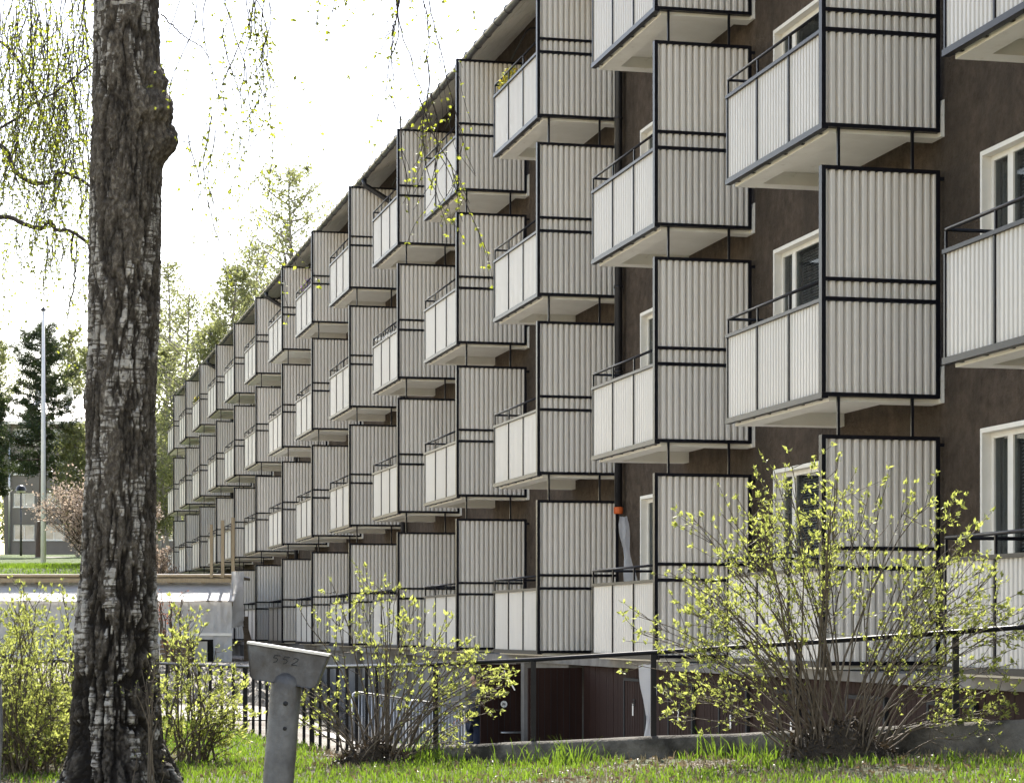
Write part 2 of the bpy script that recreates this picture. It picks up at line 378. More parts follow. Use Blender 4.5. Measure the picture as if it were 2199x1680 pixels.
Xn = np.unique(np.concatenate([np.linspace(-60, -12, 25), np.linspace(-12, 8, 161), np.linspace(8, 60, 27)]))
sheet('lawn', Xn, lambda x: np.concatenate([np.linspace(-40, 9, 12)[:-1], np.linspace(9, float(fence_y(x)), 60)]), lawn_z, M_soil)
Xr = np.unique(np.concatenate([np.linspace(-260, -24, 40), np.linspace(-24, 9, 133), np.linspace(9, 260, 40)]))
sheet('ground', Xr, lambda x: np.concatenate([float(fence_y(x)) + np.linspace(0, 1, 40) ** 1.5 * (46 - float(fence_y(x))), np.linspace(46, 120, 110)[1:], np.linspace(120, 430, 40)[1:]]), rear_z, M_gravel)
# pale path beyond the fence, and the grassy bank behind the shed
sheet('path', np.linspace(-26, -1.0, 60), lambda x: np.linspace(28.6, 33.6, 14) + 0.10 * (x + 3.5) * (-1), rear_z, M_path, dz=0.012)
sheet('driveway_bounce', np.linspace(-2.2, 7.4, 50), lambda x: np.linspace(float(fence_y(x)) + 0.16 + 2.6 * max(0.0, min(1.0, -x - 0.6)), min(45.0, (X0 - x) * CT / ST + 1.5), 50), rear_z, M_drive_bounce, dz=0.012)  # hidden pale sheet added over the drive to bounce light under the balconies
sheet('grass_bank', np.linspace(-90, -12.4, 120), lambda x: np.concatenate([np.linspace(66.5, 104, 50), np.linspace(104, 300, 50)[1:]]), rear_z, M_hill, dz=0.03)

# ------------------------------------------------------------------ the apartment building
BZ = EYE - 0.374             # underside of the lowest balcony frame
HS = 2.75                    # storey
bld = thing('apartment_building', 'long brown stucco apartment block with four rows of white corrugated balconies', 'building', (X0, 0, 0), math.pi / 2 + TH)
BW = 3.08                    # balcony width
WY = -1.35                   # wall plane behind the balcony front plane
T0, T1 = P * (N0 - 2.05), P * (N0 + 13 + 0.62)
NCOL = list(range(-1, 14))
COFF = {0: 0.05, 1: -0.12, 2: 0.05}
def col_t(n): return P * (N0 + n) + COFF[n % 3]
EAVE_Y, EAVE_Z = -0.40, EYE + 10.34
WALL_TOP = EYE + 10.95

# wall with real openings
WIN = (3.50, 5.12, 0.98, 2.33)       # t0,t1 from the column corner, z0,z1 from the frame underside
DOOR = (0.90, 2.50, 0.225, 2.33)
holes = []
for n in NCOL:
    for r in range(4):
        for (a, b, c, d) in (WIN, DOOR):
            holes.append((col_t(n) + a, col_t(n) + b, BZ + r * HS + c, BZ + r * HS + d))
holes = [h for h in holes if h[1] < T1 - 0.05]
ts = sorted(set([T0, T1] + [round(h[i], 4) for h in holes for i in (0, 1)]))
zs = sorted(set([BZ - 0.02, WALL_TOP] + [round(h[i], 4) for h in holes for i in (2, 3)]))
hs = {(round(h[0], 4), round(h[1], 4), round(h[2], 4), round(h[3], 4)) for h in holes}
mb = MB()
for i in range(len(ts) - 1):
    for j in range(len(zs) - 1):
        tm, zm = (ts[i] + ts[i + 1]) / 2, (zs[j] + zs[j + 1]) / 2
        if any(h[0] < tm < h[1] and h[2] < zm < h[3] for h in hs): continue
        mb.quad((ts[i], WY, zs[j]), (ts[i], WY, zs[j + 1]), (ts[i + 1], WY, zs[j + 1]), (ts[i + 1], WY, zs[j]))
mb.build('wall', M_stucco, bld)
DEP = 11.0
m = MB()
m.quad((T0, WY, -1.5), (T0, WY, WALL_TOP), (T0, WY - DEP, WALL_TOP), (T0, WY - DEP, -1.5))
m.quad((T1, WY, -1.5), (T1, WY - DEP, -1.5), (T1, WY - DEP, WALL_TOP), (T1, WY, WALL_TOP))
m.quad((T0, WY - DEP, -1.5), (T0, WY - DEP, WALL_TOP), (T1, WY - DEP, WALL_TOP), (T1, WY - DEP, -1.5))
RZ = WALL_TOP + 0.52 * DEP / 2
for T in (T0, T1):
    m.v += [(T, WY, WALL_TOP), (T, WY - DEP, WALL_TOP), (T, WY - DEP / 2, RZ)]; k = len(m.v); m.f.append((k - 3, k - 2, k - 1))
m.build('end_and_rear_wall', M_stucco, bld)
# inner dark room backs, so that the windows look into rooms
MB().quad((T0, WY - 1.6, BZ), (T1, WY - 1.6, BZ), (T1, WY - 1.6, WALL_TOP), (T0, WY - 1.6, WALL_TOP)).build('room_back_wall', M_stucco, bld)
# windows: one shape, shared
def window_mesh(w, h, mull):
    a = MB(); d0, d1 = 0.0, -0.13
    e = 0.035
    # white surround standing a little proud and lining the opening
    a.box(-e, 0.012, d1 - 0.05, 0.018, -0.002, h + e); a.box(w - 0.012, w + e, d1 - 0.05, 0.018, -0.002, h + e)
    a.box(0.012, w - 0.012, d1 - 0.05, 0.018, h - 0.012, h + e); a.box(-0.05, w + 0.05, d1 - 0.05, 0.06, -0.045, -0.004)
    f = 0.055
    a.box(0.013, 0.013 + f, d1, d1 + 0.05, 0, h - 0.013); a.box(w - 0.013 - f, w - 0.013, d1, d1 + 0.05, 0, h - 0.013)
    a.box(0.013 + f, w - 0.013 - f, d1, d1 + 0.05, 0, f); a.box(0.013 + f, w - 0.013 - f, d1, d1 + 0.05, h - 0.013 - f, h - 0.013)
    for x in mull: a.box(x - 0.06, x + 0.06, d1 + 0.002, d1 + 0.048, f, h - 0.013 - f)
    return a.mesh('window')
def blind_mesh(w, h):
    a = MB(); z = h - 0.02; 
    while z > 0.04:
        a.quad((0, 0.012, z), (w, 0.012, z), (w, -0.012, z + 0.018), (0, -0.012, z + 0.018)); z -= 0.035
    return a.mesh('blind')
ww, wh = WIN[1] - WIN[0], WIN[3] - WIN[2]; dw, dh = DOOR[1] - DOOR[0], DOOR[3] - DOOR[2]
me_win = window_mesh(ww, wh, [ww - 0.44]); me_door = window_mesh(dw, dh, [0.85])
me_win.materials.append(M_white); me_door.materials.append(M_white)
def pane_mesh(w, h): return MB().box(0, w, -0.004, 0.004, 0, h).mesh('pane')
me_p1 = pane_mesh(ww - 0.44 - 0.06 - 0.068, wh - 0.12); me_p2 = pane_mesh(0.44 - 0.06 - 0.068, wh - 0.12)
me_d1 = pane_mesh(0.85 - 0.06 - 0.068, dh - 0.12); me_d2 = pane_mesh(dw - 0.85 - 0.06 - 0.068, dh - 0.12)
me_bl = blind_mesh(ww - 0.60, wh - 0.15)
for q in (me_p1, me_p2, me_d1, me_d2): q.materials.append(M_glass)
me_bl.materials.append(M_white)
uu = np.linspace(0, 0.34, 40); cv = [(a, 0.022 * math.sin(a * 90 + 2 * math.sin(a * 23)), z) for z in (0, wh - 0.1) for a in uu]
me_cur = mesh_np('curtain', cv, [(i, i + 1, 41 + i, 40 + i) for i in range(39)], True, M_curtain)
for n in NCOL:
    for r in range(4):
        for (a, b, c, d), mw, p1, p2, x2 in ((WIN, me_win, me_p1, me_p2, ww - 0.44 + 0.06), (DOOR, me_door, me_d1, me_d2, 0.85 + 0.06)):
            if col_t(n) + b > T1 - 0.05: continue
            w = obj('window' if mw is me_win else 'balcony_door', mw, None, bld, (col_t(n) + a, WY, BZ + r * HS + c))
            obj('pane', p1, None, w, (0.068, -0.105, 0.055)); obj('pane', p2, None, w, (x2, -0.105, 0.055))
            if mw is me_win:
                obj('curtain', me_cur, None, w, (ww - 0.40, -0.20, 0.03))
                if (n * 7 + r * 3) % 3 != 1: obj('blind', me_bl, None, w, (0.075, -0.17, 0.06))
                else: obj('curtain', me_cur, None, w, (0.09, -0.20, 0.03))
            else: obj('curtain', me_cur, None, w, (0.1 + 0.9 * ((n + r) % 2), -0.22, 0.5))

# balconies: corrugated sheets in black frames on a ribbed concrete slab
def corrugated(L, H, lam=0.0864, amp=0.033, seg=12, along='x', mat=None):
    nn = int(round(L / lam * seg)); u = np.linspace(0, L, nn + 1)
    c_ = (u / lam) % 1.0; w = np.interp(c_, [0, 0.30, 0.42, 0.58, 0.70, 1.0], [1, 1, -1, -1, 1, 1]) * amp
    w = w if along == 'x' else -w
    z = np.array([0, H])
    V = []
    for zz in z:
        for a, b in zip(u, w): V.append((a, b, zz) if along == 'x' else (b, -a, zz))
    k = nn + 1; F = [(i, i + 1, k + i + 1, k + i) for i in range(nn)]
    return mesh_np('corrugated_sheet', V, F, True, mat or M_sheet)
PW = (BW - 0.04 * 4) / 3
me_front = corrugated(PW, 0.925, amp=0.0105, mat=M_fsheet_dim)
SD = 1.30 - 0.09
me_sup = corrugated(SD, 2.316 - 1.216, along='y'); me_smid = corrugated(SD, 1.178 - 1.017, along='y'); me_slow = corrugated(SD, 0.977 - 0.045, along='y')
me_end = corrugated(SD, 0.925, amp=0.012, along='y')
def bxm(name, *a):
    q = MB().box(*a).mesh(name); q.materials.append(M_frame); return q
me_fpost = bxm('mullion', 0.004, 0.036, -0.072, -0.014, 0.0405, 0.9675)
me_frail_b = bxm('bottom_rail', 0.002, BW, -0.072, 0.000, -0.020, 0.040); me_frail_t = bxm('top_rail', 0.041, BW, -0.072, 0.000, 0.968, 1.005)
me_spost = bxm('screen_post', -0.002, 0.083, 0, 0.0448, 0.041, 2.356)
me_srail = bxm('screen_rail', 0.0, 0.082, -1.255, -0.0461, 0, 0.040); me_sbot = bxm('screen_rail', 0.0, 0.084, -1.30, -0.073, 0, 0.0405)
me_strut = bxm('strut', 0.010, 0.038, -0.014, 0.014, 2.3561, 2.749)
me_stub = bxm('wall_bracket', 0.006, 0.034, -1.352, -1.3005, 2.255, 2.290)
t_ = MB().tube([(0.04, -0.03, 1.185), (BW - 0.03, -0.03, 1.185), (BW - 0.022, -0.045, 1.185), (BW - 0.022, -1.349, 1.185)], 0.017, 8)
me_hand = t_.mesh('handrail', True); me_hand.materials.append(M_frame)
me_hpost = bxm('handrail_post', -0.011, 0.011, -0.04, -0.018, 1.0052, 1.172)
me_epost = bxm('end_post', 0, 0.04, -1.34, -1.30, 0.04, 1.168)
me_erail = bxm('end_rail', 0.002, 0.036, -1.2995, -0.0725, 0, 0.036)
me_clip = MB().box(-0.022, 0.022, -0.109, -0.061, -0.020, -0.012).mesh('clip'); me_clip.materials.append(M_frame)
def slab():
    a = MB(); y0, y1 = WY, -0.11; x0, x1 = 0.086, BW - 0.046; rb, rt = -0.045, 0.105; rw = 0.24
    a.box(x0, x1, y0, y1, rt, 0.215)
    a.box(x0, x1, y1 - rw, y1, rb, rt - 0.001)
    a.box(x0, x0 + rw, y0, y1 - rw - 0.001, rb + 0.002, rt - 0.001); a.box(x1 - rw, x1, y0, y1 - rw - 0.001, rb + 0.002, rt - 0.001)
    # upturned lip against the wall at the near end
    n = len(a.v); xx = (0.006, x0 - 0.001)
    pr = [(-1.3499, rb + 0.004), (-1.306, rb + 0.004), (-1.306, 0.235), (-1.325, 0.335), (-1.3499, 0.345)]
    for x in xx:
        for y, z in pr: a.v.append((x, y, z))
    k = len(pr); a.f.append(tuple(n + k - 1 - i for i in range(k))); a.f.append(tuple(n + k + i for i in range(k)))
    for i in range(k): a.f.append((n + i, n + (i + 1) % k, n + k + (i + 1) % k, n + k + i))
    return a.mesh('slab')
me_slab = slab(); me_slab.materials.append(M_conc_w)
rod = MB().tube([(0.02, -1.02, 2.40), (-1.15, -1.02, 2.62), (-1.26, -1.06, 2.64), (-1.30, -1.20, 2.645), (-1.30, -1.35, 2.645)], 0.016, 7).mesh('stay_rod', True); rod.materials.append(M_frame)
for n in NCOL:
    for r in range(4):
        b = obj('balcony', me_slab, None, bld, (col_t(n), 0, BZ + r * HS))
        jx = rng.uniform(-0.004, 0.004)
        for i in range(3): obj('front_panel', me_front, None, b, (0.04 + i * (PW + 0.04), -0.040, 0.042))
        for i in range(1, 4): obj('mullion', me_fpost, None, b, (i * (PW + 0.04), 0, 0))
        obj('bottom_rail', me_frail_b, None, b); obj('top_rail', me_frail_t, None, b)
        obj('handrail', me_hand, None, b)
        for x in (BW * 0.33, BW * 0.66, BW - 0.03): obj('handrail_post', me_hpost, None, b, (x, 0, 0))
        obj('screen_post', me_spost, None, b, (0, -0.045, 0)); obj('screen_post', me_spost, None, b, (0, -1.30, 0))
        obj('screen_rail', me_sbot, None, b)
        for z in (0.977, 1.178, 2.316): obj('screen_rail', me_srail, None, b, (0, 0, z))
        obj('screen_panel', me_slow, None, b, (0.046, -0.045, 0.0405)); obj('screen_panel', me_smid, None, b, (0.046, -0.045, 1.0172)); obj('screen_panel', me_sup, None, b, (0.046, -0.045, 1.2182))
        if r < 3:
            for y in (-0.19, -1.0): obj('strut', me_strut, None, b, (0, y, 0))
        else: obj('stay_rod', rod, None, b)
        obj('wall_bracket', me_stub, None, b)
        obj('end_panel', me_end, None, b, (BW - 0.022, -0.075, 0.04))
        obj('end_post', me_epost, None, b, (BW - 0.042, 0, 0))
        for z in (0.0, 0.968): obj('end_rail', me_erail, None, b, (BW - 0.041, 0, z))
        for x in (0.28, 0.80, 1.32, 1.84, 2.36, 2.86): obj('clip', me_clip, None, b, (x, 0, 0))

# eaves: boarded soffit following the roof pitch, half-round gutter, roof
sl = (WALL_TOP - EAVE_Z - 0.08) / (EAVE_Y - WY)
nb = int((T1 - T0 + 0.8) / 1.05); bl = (T1 - T0 + 0.8) / nb
me_sb = []
for w in range(5):
    y0 = EAVE_Y + 0.0 - w * (EAVE_Y - WY) / 5; y1 = y0 - (EAVE_Y - WY) / 5 + 0.008
    z0 = EAVE_Z + 0.08 + (EAVE_Y - y0) * sl; z1 = EAVE_Z + 0.08 + (EAVE_Y - y1) * sl
    q = MB()
    n = 0
    for x in (0.004, bl * 2 - 0.004):
        for yy, zz in ((y0, z0), (y1, z1), (y1, z1 + 0.02), (y0, z0 + 0.02)): q.v.append((x, yy, zz))
    q.f += [(0, 1, 2, 3), (7, 6, 5, 4), (0, 4, 5, 1), (1, 5, 6, 2), (2, 6, 7, 3), (3, 7, 4, 0)]
    me_ = q.mesh('soffit_board'); me_.materials.append(M_soffit); me_sb.append(me_)
for w in range(5):
    x = T0 - 0.4 - (w % 3) * bl * 0.66
    while x < T1 + 0.3:
        obj('soffit_board', me_sb[w], None, bld, (x, 0, rng.uniform(-0.006, 0.006))); x += 2 * bl
m = MB(); oz = 0.05
e0 = (EAVE_Y + 0.03, EAVE_Z + 0.095); e1 = (WY - DEP / 2, EAVE_Z + 0.115 + (EAVE_Y + 0.06 - WY + DEP / 2) * sl); e2 = (WY - DEP - 0.9, EAVE_Z + 0.11)
for (ya, za), (yb, zb) in ((e0, e1), (e1, e2)):
    n = len(m.v)
    for x in (T0 - 0.45, T1 + 0.45):
        m.v += [(x, ya, za), (x, yb, zb), (x, yb, zb + oz), (x, ya, za + oz)]
    m.f += [(n, n + 3, n + 2, n + 1), (n + 4, n + 5, n + 6, n + 7), (n, n + 1, n + 5, n + 4), (n + 2, n + 3, n + 7, n + 6), (n + 3, n, n + 4, n + 7)]
m.build('roof', M_roof, bld)
gl = MB(); G = 10
gx = np.arange(T0 - 0.45, T1 + 0.45, 2.4)
def gutter_piece(L):
    q = MB(); R = 0.072
    for x in (0, L):
        for j in range(G + 1):
            a = math.pi + math.pi * j / G; q.v.append((x, R * math.cos(a), R * math.sin(a)))
    for j in range(G): q.f.append((j, j + 1, G + 1 + j + 1, G + 1 + j))
    return q
me_g = gutter_piece(2.39).mesh('gutter', True); me_g.materials.append(M_gutter)
me_gb = MB().tube([(0, 0.0, 0.02), (0.03, 0, 0.02)], 0.08, 12).mesh('gutter_clip', True); me_gb.materials.append(M_gutter)
for x in gx:
    g = obj('gutter', me_g, None, bld, (x, EAVE_Y + 0.078, EAVE_Z + 0.085))
    for q in (0.3, 1.1, 1.9): obj('gutter_clip', me_gb, None, g, (q, 0, -0.025))
# downpipes every third column
for n in (-1, 2, 5, 8, 11):
    t = col_t(n) - 0.20; pz = EYE + 1.80 if n == 2 else -1.2
    q = MB().tube([(t, EAVE_Y + 0.08, EAVE_Z + 0.02), (t, EAVE_Y + 0.06, EAVE_Z - 0.12), (t, WY + 0.14, EAVE_Z - 0.62), (t, WY + 0.11, EAVE_Z - 0.85), (t, WY + 0.11, pz)], 0.062, 12)
    dp = q.build('downpipe', M_drain, bld, True)
    for r in range(8):
        z = EAVE_Z - 1.2 - r * 1.3
        if z > pz + 0.1: MB().lathe([(0.063, 0), (0.075, 0.002), (0.075, 0.038), (0.063, 0.04)], (t, WY + 0.11, z), 12).build('pipe_clamp', M_drain, dp, True)
    if n == 2: MB().lathe([(0.063, 0), (0.072, 0.005), (0.074, 0.10), (0.063, 0.105)], (t, WY + 0.11, pz - 0.03), 14).build('orange_band', M_orange, dp, True)[ 'label'] = 'orange sealing band at the pipe end'

# basement: concrete beam, brown boarded stores, doors
BY = -0.35
BFLOOR = -1.45
TB0, TB1 = T0, col_t(2) - 1.55        # boarded stretch
TC = col_t(2) + 2.9                   # concrete from here on
MB().box(T0, T1, WY, BY + 0.10, BZ - 0.16, BZ - 0.0555).build('ground_beam', M_conc, bld)
# boards one by one
bw = 0.118; me_board = MB().box(0.003, bw - 0.003, -0.02, 0.0, 0, BZ - 0.16 - BFLOOR).mesh('board'); me_board.materials.append(M_brown)
q = 0; x = TB0
while x < TB1 and q < 260:
    obj('board', me_board, None, bld, (x, BY + rng.uniform(-0.002, 0.003), BFLOOR)); x += bw; q += 1
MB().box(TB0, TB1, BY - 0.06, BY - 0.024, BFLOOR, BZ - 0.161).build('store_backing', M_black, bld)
def store_door(t, w=0.95):
    d = MB().box(t, t + w, BY + 0.004, BY + 0.034, BFLOOR + 0.05, BZ - 0.34).build('store_door', M_brown, bld)
    k = int(w / bw)
    for i in range(1, k + 1):
        if t + i * bw < t + w - 0.02: MB().box(t + i * bw - 0.006, t + i * bw + 0.006, BY + 0.0342, BY + 0.038, BFLOOR + 0.06, BZ - 0.35).build('batten', M_brown, d)
    fr = MB()
    fr.box(t - 0.05, t - 0.002, BY + 0.004, BY + 0.045, BFLOOR, BZ - 0.30); fr.box(t + w + 0.002, t + w + 0.05, BY + 0.004, BY + 0.045, BFLOOR, BZ - 0.30); fr.box(t - 0.002, t + w + 0.002, BY + 0.004, BY + 0.045, BZ - 0.338, BZ - 0.30)
    fr.build('door_frame', M_black, d)
    for i in range(3): MB().box(t + w / 2 - 0.05, t + w / 2 + 0.05, BY + 0.035, BY + 0.05, BZ - 0.60 - i * 0.035, BZ - 0.582 - i * 0.035).build('vent_slat', M_black, d)
    MB().tube([(t + 0.12, BY + 0.034, BFLOOR + 1.0), (t + 0.12, BY + 0.07, BFLOOR + 1.0), (t + 0.12, BY + 0.07, BFLOOR + 1.16), (t + 0.12, BY + 0.034, BFLOOR + 1.16)], 0.009, 6).build('door_handle', M_zinc, d, True)
    MB().box(t + w * 0.55, t + w * 0.55 + 0.05, BY + 0.0385, BY + 0.041, BFLOOR + 1.52, BFLOOR + 1.68).build('door_label', M_white, d)
for t in np.arange(col_t(-1) - 1.0, TB1 - 2.4, 2.06): store_door(float(t))
# recess between boards and concrete with two leaves standing open towards the yard
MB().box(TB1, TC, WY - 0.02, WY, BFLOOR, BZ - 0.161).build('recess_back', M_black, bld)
MB().box(TB1 + 0.001, TB1 + 0.10, WY, BY, BFLOOR, BZ - 0.161).build('recess_side', M_brown, bld)
def leaf_door(t, wdt, handle, name, zt=BZ - 0.20):
    d = MB().box(t, t + 0.045, BY + 0.01, BY + 0.01 + wdt, BFLOOR + 0.02, zt).build(name, M_brown, bld)
    k = int(wdt / 0.095)
    for i in range(1, k): MB().box(t - 0.004, t - 0.0002, BY + 0.01 + i * 0.095 - 0.003, BY + 0.01 + i * 0.095 + 0.003, BFLOOR + 0.04, zt - 0.02).build('groove_strip', M_black, d)
    if handle == 'bar':
        MB().tube([(t, BY + 0.45, BFLOOR + 1.02), (t - 0.06, BY + 0.45, BFLOOR + 1.02), (t - 0.065, BY + 0.43, BFLOOR + 1.02), (t - 0.065, BY + 0.08, BFLOOR + 1.02), (t, BY + 0.06, BFLOOR + 1.02)], 0.014, 8).build('push_bar', M_zinc, d, True)
        c = MB(); 
        for j in range(18): a = 2 * math.pi * j / 18; c.v.append((t - 0.004, BY + 0.40 + 0.055 * math.cos(a), BFLOOR + 1.48 + 0.055 * math.sin(a)))
        c.f.append(tuple(range(18))); c.build('round_sign', M_white, d)
        c = MB()
        for a0, b0, a1, b1 in ((0.375, 1.48, 0.425, 1.48), (0.40, 1.48, 0.425, 1.505), (0.385, 1.455, 0.385, 1.50), (0.41, 1.46, 0.43, 1.47)):
            c.bar((t - 0.0055, BY + a0, BFLOOR + b0), (t - 0.0055, BY + a1, BFLOOR + b1), 0.012, 0.002, up=(1, 0, 0))
        c.build('sign_mark', M_ink, d)
        MB().tube([(t, BY + 0.68, BFLOOR + 0.72), (t - 0.02, BY + 0.68, BFLOOR + 0.72)], 0.018, 10).build('lock_cylinder', M_zinc, d, True)
        MB().bar((t - 0.02, BY + 0.40, zt - 0.10), (t - 0.10, BY + 0.24, zt - 0.42), 0.02, 0.02).build('door_closer', M_zinc, d)
    else:
        MB().tube([(t, BY + wdt - 0.08, BFLOOR + 0.62), (t - 0.05, BY + wdt - 0.08, BFLOOR + 0.62), (t - 0.05, BY + wdt - 0.08, BFLOOR + 0.80), (t, BY + wdt - 0.08, BFLOOR + 0.80)], 0.01, 8).build('door_handle', M_zinc, d, True)
        MB().tube([(t, BY + wdt - 0.03, BFLOOR + 0.52), (t - 0.02, BY + wdt - 0.03, BFLOOR + 0.52)], 0.018, 10).build('lock_cylinder', M_zinc, d, True)
leaf_door(TB1 + 0.16, 0.82, 'pull', 'open_door')
leaf_door(TB1 + 3.6, 0.78, 'bar', 'exit_door')
MB().box(TB1 + 3.2, TB1 + 3.42, BY - 0.9, BY + 0.16, BFLOOR, BZ - 0.161).build('pillar', M_conc, bld)
MB().box(TB1 + 0.9, TB1 + 3.19, BY - 0.28, BY + 0.02, BZ - 0.36, BZ - 0.161).build('lintel', M_conc, bld)
MB().box(TC, T1, BY - 0.25, BY, BFLOOR, BZ - 0.161).build('basement_wall', M_conc, bld)
for n in range(3, 13): MB().box(col_t(n) + 0.3, col_t(n) + 0.62, BY + 0.001, BY + 0.12, BFLOOR, BZ - 0.1615).build('pier', M_conc, bld)

# ------------------------------------------------------------------ retaining wall, railing, barriers
def polyline(X, Y, Z, step):
    p = np.stack([X, Y, Z], 1); s = np.concatenate([[0], np.cumsum(np.hypot(np.diff(X), np.diff(Y)))])
    q = np.arange(0, s[-1], step); return np.stack([np.interp(q, s, p[:, i]) for i in range(3)], 1)
WX = np.array([-1.05, -0.73, 0.185, 1.2, 2.26, 3.5, 5.2]); WT = np.array([0.27, 0.295, 0.377, 0.45, 0.53, 0.64, 0.76])
wp = polyline(WX, fence_y(WX), WT, 0.08)
V = []; nprof = 12
for i, (x, y, z) in enumerate(wp):
    a = wp[max(i - 1, 0)]; b = wp[min(i + 1, len(wp) - 1)]; d = Vector((b[0] - a[0], b[1] - a[1], 0)).normalized(); nn = Vector((-d.y, d.x, 0))
    prof = [(-0.13, -2.0), (-0.13, z - 0.6), (-0.13, z - 0.35), (-0.13, z - 0.2), (-0.128, z - 0.1), (-0.122, z - 0.025), (-0.09, z - 0.003), (0, z), (0.09, z - 0.003), (0.122, z - 0.025), (0.13, z - 0.5), (0.13, -2.0)]
    for (o, zz) in prof:
        j = 0.03 * (fbm(x * 3, zz * 4, 5.5 + o * 3, 3) - 0.5)
        V.append((x + nn.x * (o + j), y + nn.y * (o + j), zz + 0.6 * j))
F = [(i * nprof + j, i * nprof + j + 1, (i + 1) * nprof + j + 1, (i + 1) * nprof + j) for i in range(len(wp) - 1) for j in range(nprof - 1)]
F += [tuple([0, 1, 10, 11]), tuple([1, 2, 9, 10])]
rw = obj('retaining_wall', mesh_np('retaining_wall', V, [f for f in F], True, M_conc_dark))
tag(rw, 'low stained concrete retaining wall under the black railing', 'wall')

rail = thing('railing', 'black steel railing with a round top bar running across the lawn edge', 'railing', (0.185, 17.7, 0.37))
def rl(p): return Vector(p) - Vector((0.185, 17.7, 0.37))
RX = np.array([-9.0, -4.7, -3.73, -2.78, -1.67, -0.73, 0.185, 1.2, 2.26, 3.5, 5.2]); RT = np.array([0.90, 0.86, 0.853, 0.85, 0.90, 0.955, 1.01, 1.08, 1.16, 1.265, 1.40])
rp = polyline(RX, fence_y(RX), RT, 0.2)
MB().tube([rl(p) for p in rp], 0.0185, 8).build('handrail', M_frame, rail, True)
def rail_top(X): return float(np.interp(X, RX, RT))
for pxx, dd in ((935, 18.5), (1145, 17.72), (1405, 17.05), (1715, 16.45), (2050, 15.75), (2420, 14.95)):
    X = (pxx - CX) / FPX * dd; Y = float(fence_y(X)); z0 = float(np.interp(X, WX, WT)) - 0.05
    MB().bar(rl((X, Y, z0)), rl((X, Y, rail_top(X) - 0.012)), 0.042, 0.042).build('post', M_frame, rail)
bp_ = polyline(np.array([-8.8, -4.7, -3.73, -2.78, -1.67, -1.0]), fence_y(np.array([-8.8, -4.7, -3.73, -2.78, -1.67, -1.0])), np.zeros(6), 0.29)
for i, (x, y, _) in enumerate(bp_):
    z0 = float(lawn_z(x, y)) - 0.05
    MB().bar(rl((x, y, z0)), rl((x, y, rail_top(x) - 0.012)), 0.028 if i % 9 else 0.045, 0.028 if i % 9 else 0.045).build('baluster', M_frame, rail)

def barrier(A, B, label):
    A = Vector(A); B = Vector(B); L = (B - A); n = L.normalized(); H = 1.08
    t = thing('crowd_barrier', label, 'barrier', A, 0, 'galvanised barriers at the basement')
    z = Vector((0, 0, 1)); r = 0.10
    pts = [z * 0.16, z * (H - r), n * 0.03 + z * (H - 0.03), n * r + z * H, L - n * r + z * H, L - n * 0.03 + z * (H - 0.03), L + z * (H - r), L + z * 0.16, z * 0.16]
    MB().tube(pts, 0.019, 8).build('frame', M_zinc, t, True)
    k = 17
    for i in range(1, k): MB().tube([L * (i / k) + z * 0.16, L * (i / k) + z * (H - 0.01)], 0.0075, 6).build('bar', M_zinc, t, True)
    s = n.cross(z)
    for f in (0.18, 0.82): MB().bar(L * f + z * 0.15 - s * 0.28, L * f + z * 0.15 + s * 0.28, 0.05, 0.012).bar(L * f + z * 0.145 - s * 0.28, L * f - s * 0.30, 0.05, 0.01).bar(L * f + z * 0.145 + s * 0.28, L * f + s * 0.30, 0.05, 0.01).build('foot', M_zinc, t)
def on(X, Y): return (X, Y, float(rear_z(X, Y)))
def atp(x, y, d):
    p = px(x, y, d); return (p.x, p.y, p.z)
a0 = px(756, 1484, 32.5); a1 = px(872, 1500, 33.6); a2 = px(879, 1501, 33.7); a3 = px(998, 1519, 35.0)
for A, B, lb in ((a0, a1, 'galvanised crowd barrier behind the shrub, farther from the open door'), (a2, a3, 'galvanised crowd barrier behind the shrub, next to the standing person')):
    barrier((A.x, A.y, A.z - 1.08), (B.x, B.y, B.z - 1.08), lb)

# plastic sleeve of the cut downpipe and a loose strip by the doors
def ribbon(name, pts, widths, mat, parent=None, seed=1):
    V = []; K = 7
    for i, p in enumerate(pts):
        p = Vector(p)
        for j in range(K):
            u = j / (K - 1) - 0.5; V.append((p.x + u * widths[i], p.y + 0.05 * (vnoise(i * 0.9 + seed, j * 1.3, 2.2) - 0.5) + 0.10 * abs(u) * widths[i], p.z + 0.02 * (vnoise(i, j * 2.0, seed) - 0.5)))
    F = [(i * K + j, i * K + j + 1, (i + 1) * K + j + 1, (i + 1) * K + j) for i in range(len(pts) - 1) for j in range(K - 1)]
    return obj(name, mesh_np(name, V, F, True, mat), None, parent)
sp = [px(1338 + 24 * f ** 1.3, 1108 + 190 * f, 34.9 - 0.8 * f) for f in np.linspace(0, 1, 12)]
tag(ribbon('plastic_sleeve', sp, [0.11 + 0.05 * math.sin(i) + 0.02 * i / 3 for i in range(12)], M_plastic), 'milky plastic sleeve hanging slanted from the orange banded drainpipe', 'plastic sheet')
sp = [px(1385 + 10 * math.sin(3.2 * f), 1425 + 190 * f, 27.3) for f in np.linspace(0, 1, 16)]
tag(ribbon('plastic_strip', sp, [0.16 - 0.05 * f + 0.05 * math.sin(7 * f) for f in np.linspace(0, 1, 16)], M_plastic, seed=4), 'twisted strip of milky plastic hanging before the brown basement boards', 'plastic sheet')

